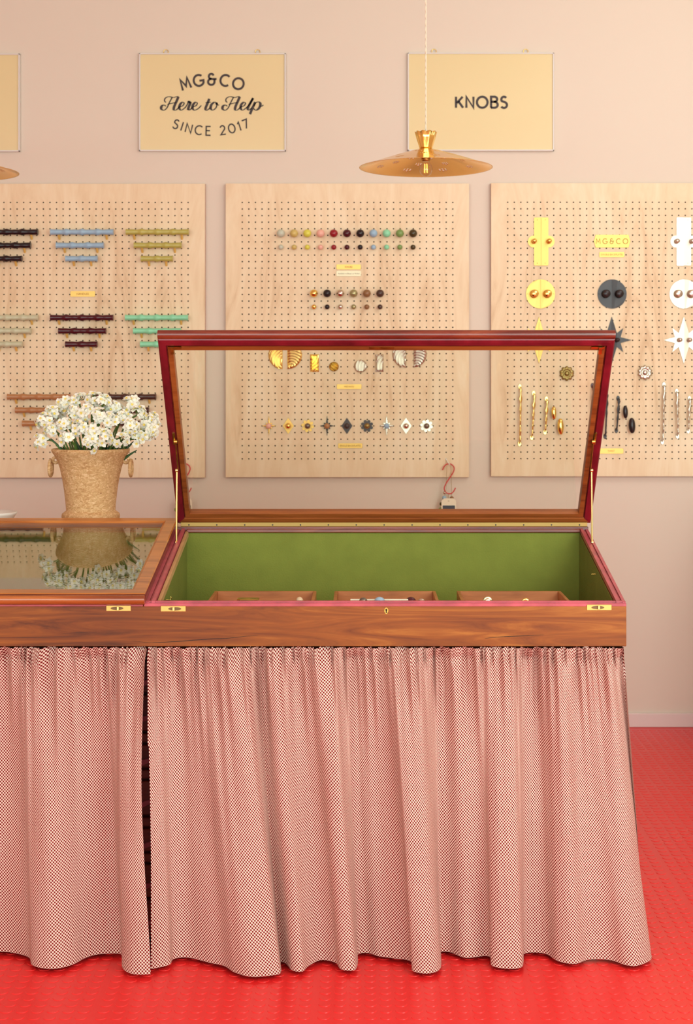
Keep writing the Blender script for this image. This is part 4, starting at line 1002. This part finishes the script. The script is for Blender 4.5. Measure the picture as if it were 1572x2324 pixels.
# ------------------------------------------------------------------ gathered skirts
def skirt(hem, side, label, extra=None):
    """hem: (px, py, top px) vertices left to right; the fabric is swept from a gathered heading down to this hem"""
    ztop = ZBOT-.003; zh = .010
    H2 = []
    for x, y, tx in hem:
        d = F*(EYE-zh)/(y-CY); H2.append(((x-CX)*d/F, d, (tx-CX)*DF/F))
    if extra: H2 += extra
    C = catmull(H2, 10)
    # resample by arc length
    seg = [0]
    for i in range(1, len(C)): seg.append(seg[-1]+math.hypot(C[i][0]-C[i-1][0], C[i][1]-C[i-1][1]))
    tot = seg[-1]; N = int(tot/.0019); S = []; j = 0
    for i in range(N+1):
        s = tot*i/N
        while j < len(seg)-2 and seg[j+1] < s: j += 1
        f = (s-seg[j])/max(1e-9, seg[j+1]-seg[j]); S.append([C[j][a]+(C[j+1][a]-C[j][a])*f for a in range(3)]+[s])
    # fabric is gathered evenly along the heading
    se = tot
    if extra: se = min(q[3] for q in S if q[0] > .5 and q[1] > 3.47 and q[3] > tot*.6)
    for q in S:
        if q[3] <= se: q[2] = .25*q[2]+.75*(S[0][2]+((.6005 if extra else S[-1][2])-S[0][2])*q[3]/se)
        else: q[2] = .6005
    NV = 120; mb = MB(); vs = []; uv = []
    for j in range(NV+1):
        v = j/NV; z = ztop+(zh-ztop)*v
        g = v**1.15; sway = v
        for (hx, hy, tx, s) in S:
            wrap = max(0, hy-3.47) if hx > .5 else 0
            ty = DF+.002+ (wrap*1.0 if extra else 0)
            # broad folds: the bulge of the hem carried upwards, narrowing
            k1 = .42+.68*v**.8 if v > .03 else .42*v/.03
            ymean = ty-(.040*v if not wrap else 0)
            yy = ymean+(hy-(ty-.040 if not wrap else ty))*k1 if not wrap else ty+(hy-ty)*v
            xx = tx+(hx-tx)*(g*.75+.25*v)
            # gathers near the heading
            ga = math.exp(-((v-.055)/.14)**2)*.0075+math.exp(-v*2.6)*.0070
            n1 = noise.noise(Vector((s*46+3*side, v*1.2, 1.7))); n2 = noise.noise(Vector((s*120+9*side, v*4, 5.1)))
            n3 = noise.noise(Vector((s*17+5*side, v*1.6, 8.3)))
            yy += ga*(1.9*n1)+.0055*math.exp(-((v-.02)/.035)**2)*n2*2.4+.026*n3*math.exp(-v*1.3)*min(1, v*8)
            xx += .0035*n1*math.exp(-v*4)
            yy += .0045*math.exp(-((v-.036)/.009)**2)+.004*n2*math.exp(-((v-.036)/.02)**2)
            # soft crumples lower down
            yy += .010*noise.noise(Vector((xx*7, z*5.5, 2.0+side)))*min(1, v*3)
            # edge of the slit
            if side == 0:
                w = math.exp(-(tot-s)/.035); xx += w*(-.0125)*math.sin(PI*min(1, v*1.05))**1.2
            else:
                w = math.exp(-s/.035); xx += w*(.004)*math.sin(PI*v)**2*(1 if v > .3 else 0)
            if not wrap: yy = min(yy, 3.486)
            zz_ = z
            if v < .02: zz_ += .003*n2
            vs.append((xx, yy, zz_)); uv.append((s*1.0, z))
    n = len(S); fs = [[j*n+i, (j+1)*n+i, (j+1)*n+i+1, j*n+i+1] for j in range(NV) for i in range(n-1)]
    mb.add(vs, fs, 0, True); mb.uv = uv
    o = props(build('gathered_skirt', mb, CHECK), label, 'curtain', 'gathered check skirts around the case')
    return o
hemR = [(343, 2199, 336), (383, 2190, 352), (393, 2178, 366), (418, 2173, 385), (454, 2178, 420), (503, 2189, 455), (534, 2205, 480), (574, 2212, 520), (628, 2208, 568), (638, 2201, 580), (637, 2184, 584), (650, 2188, 596), (663, 2200, 612),
        (686, 2202, 640), (700, 2191, 662), (728, 2179, 690), (761, 2185, 722), (771, 2196, 742), (785, 2200, 765), (806, 2199, 800), (812, 2182, 806), (811, 2168, 812), (833, 2165, 830), (861, 2173, 856), (894, 2177, 884), (926, 2180, 908), (937, 2188, 914), (935, 2201, 922),
        (958, 2207, 945), (983, 2205, 966), (998, 2196, 976), (1001, 2178, 982), (999, 2164, 988), (1022, 2163, 1010), (1055, 2173, 1050), (1100, 2170, 1110), (1116, 2177, 1126), (1114, 2190, 1138), (1138, 2196, 1164), (1180, 2195, 1212),
        (1188, 2183, 1226), (1189, 2166, 1234), (1216, 2163, 1248), (1243, 2168, 1262), (1266, 2181, 1280), (1304, 2188, 1310), (1338, 2179, 1338), (1382, 2178, 1366), (1421, 2189, 1388), (1449, 2189, 1402), (1478, 2172, 1414)]
xe = []
for i, d in enumerate((3.50, 3.60, 3.75, 3.90, 4.05)):
    xe.append((.652+.006*math.sin(i*2.1), d, .6005))
skirt(hemR, 1, 'red and cream check gathered skirt hanging under the open half of the case', xe)
hemL = [(-430, 2190, -400), (-330, 2166, -310), (-250, 2196, -240), (-160, 2168, -150), (-90, 2186, -80), (-30, 2166, -24), (0, 2162, 8), (40, 2164, 50), (66, 2172, 74), (74, 2188, 82), (98, 2197, 100), (132, 2198, 126), (165, 2190, 150), (190, 2177, 172), (222, 2168, 205),
        (262, 2166, 246), (277, 2171, 262), (278, 2194, 280), (300, 2206, 305), (343, 2207, 337)]
skirt(hemL, 0, 'red and cream check gathered skirt under the closed half, cut off at left')
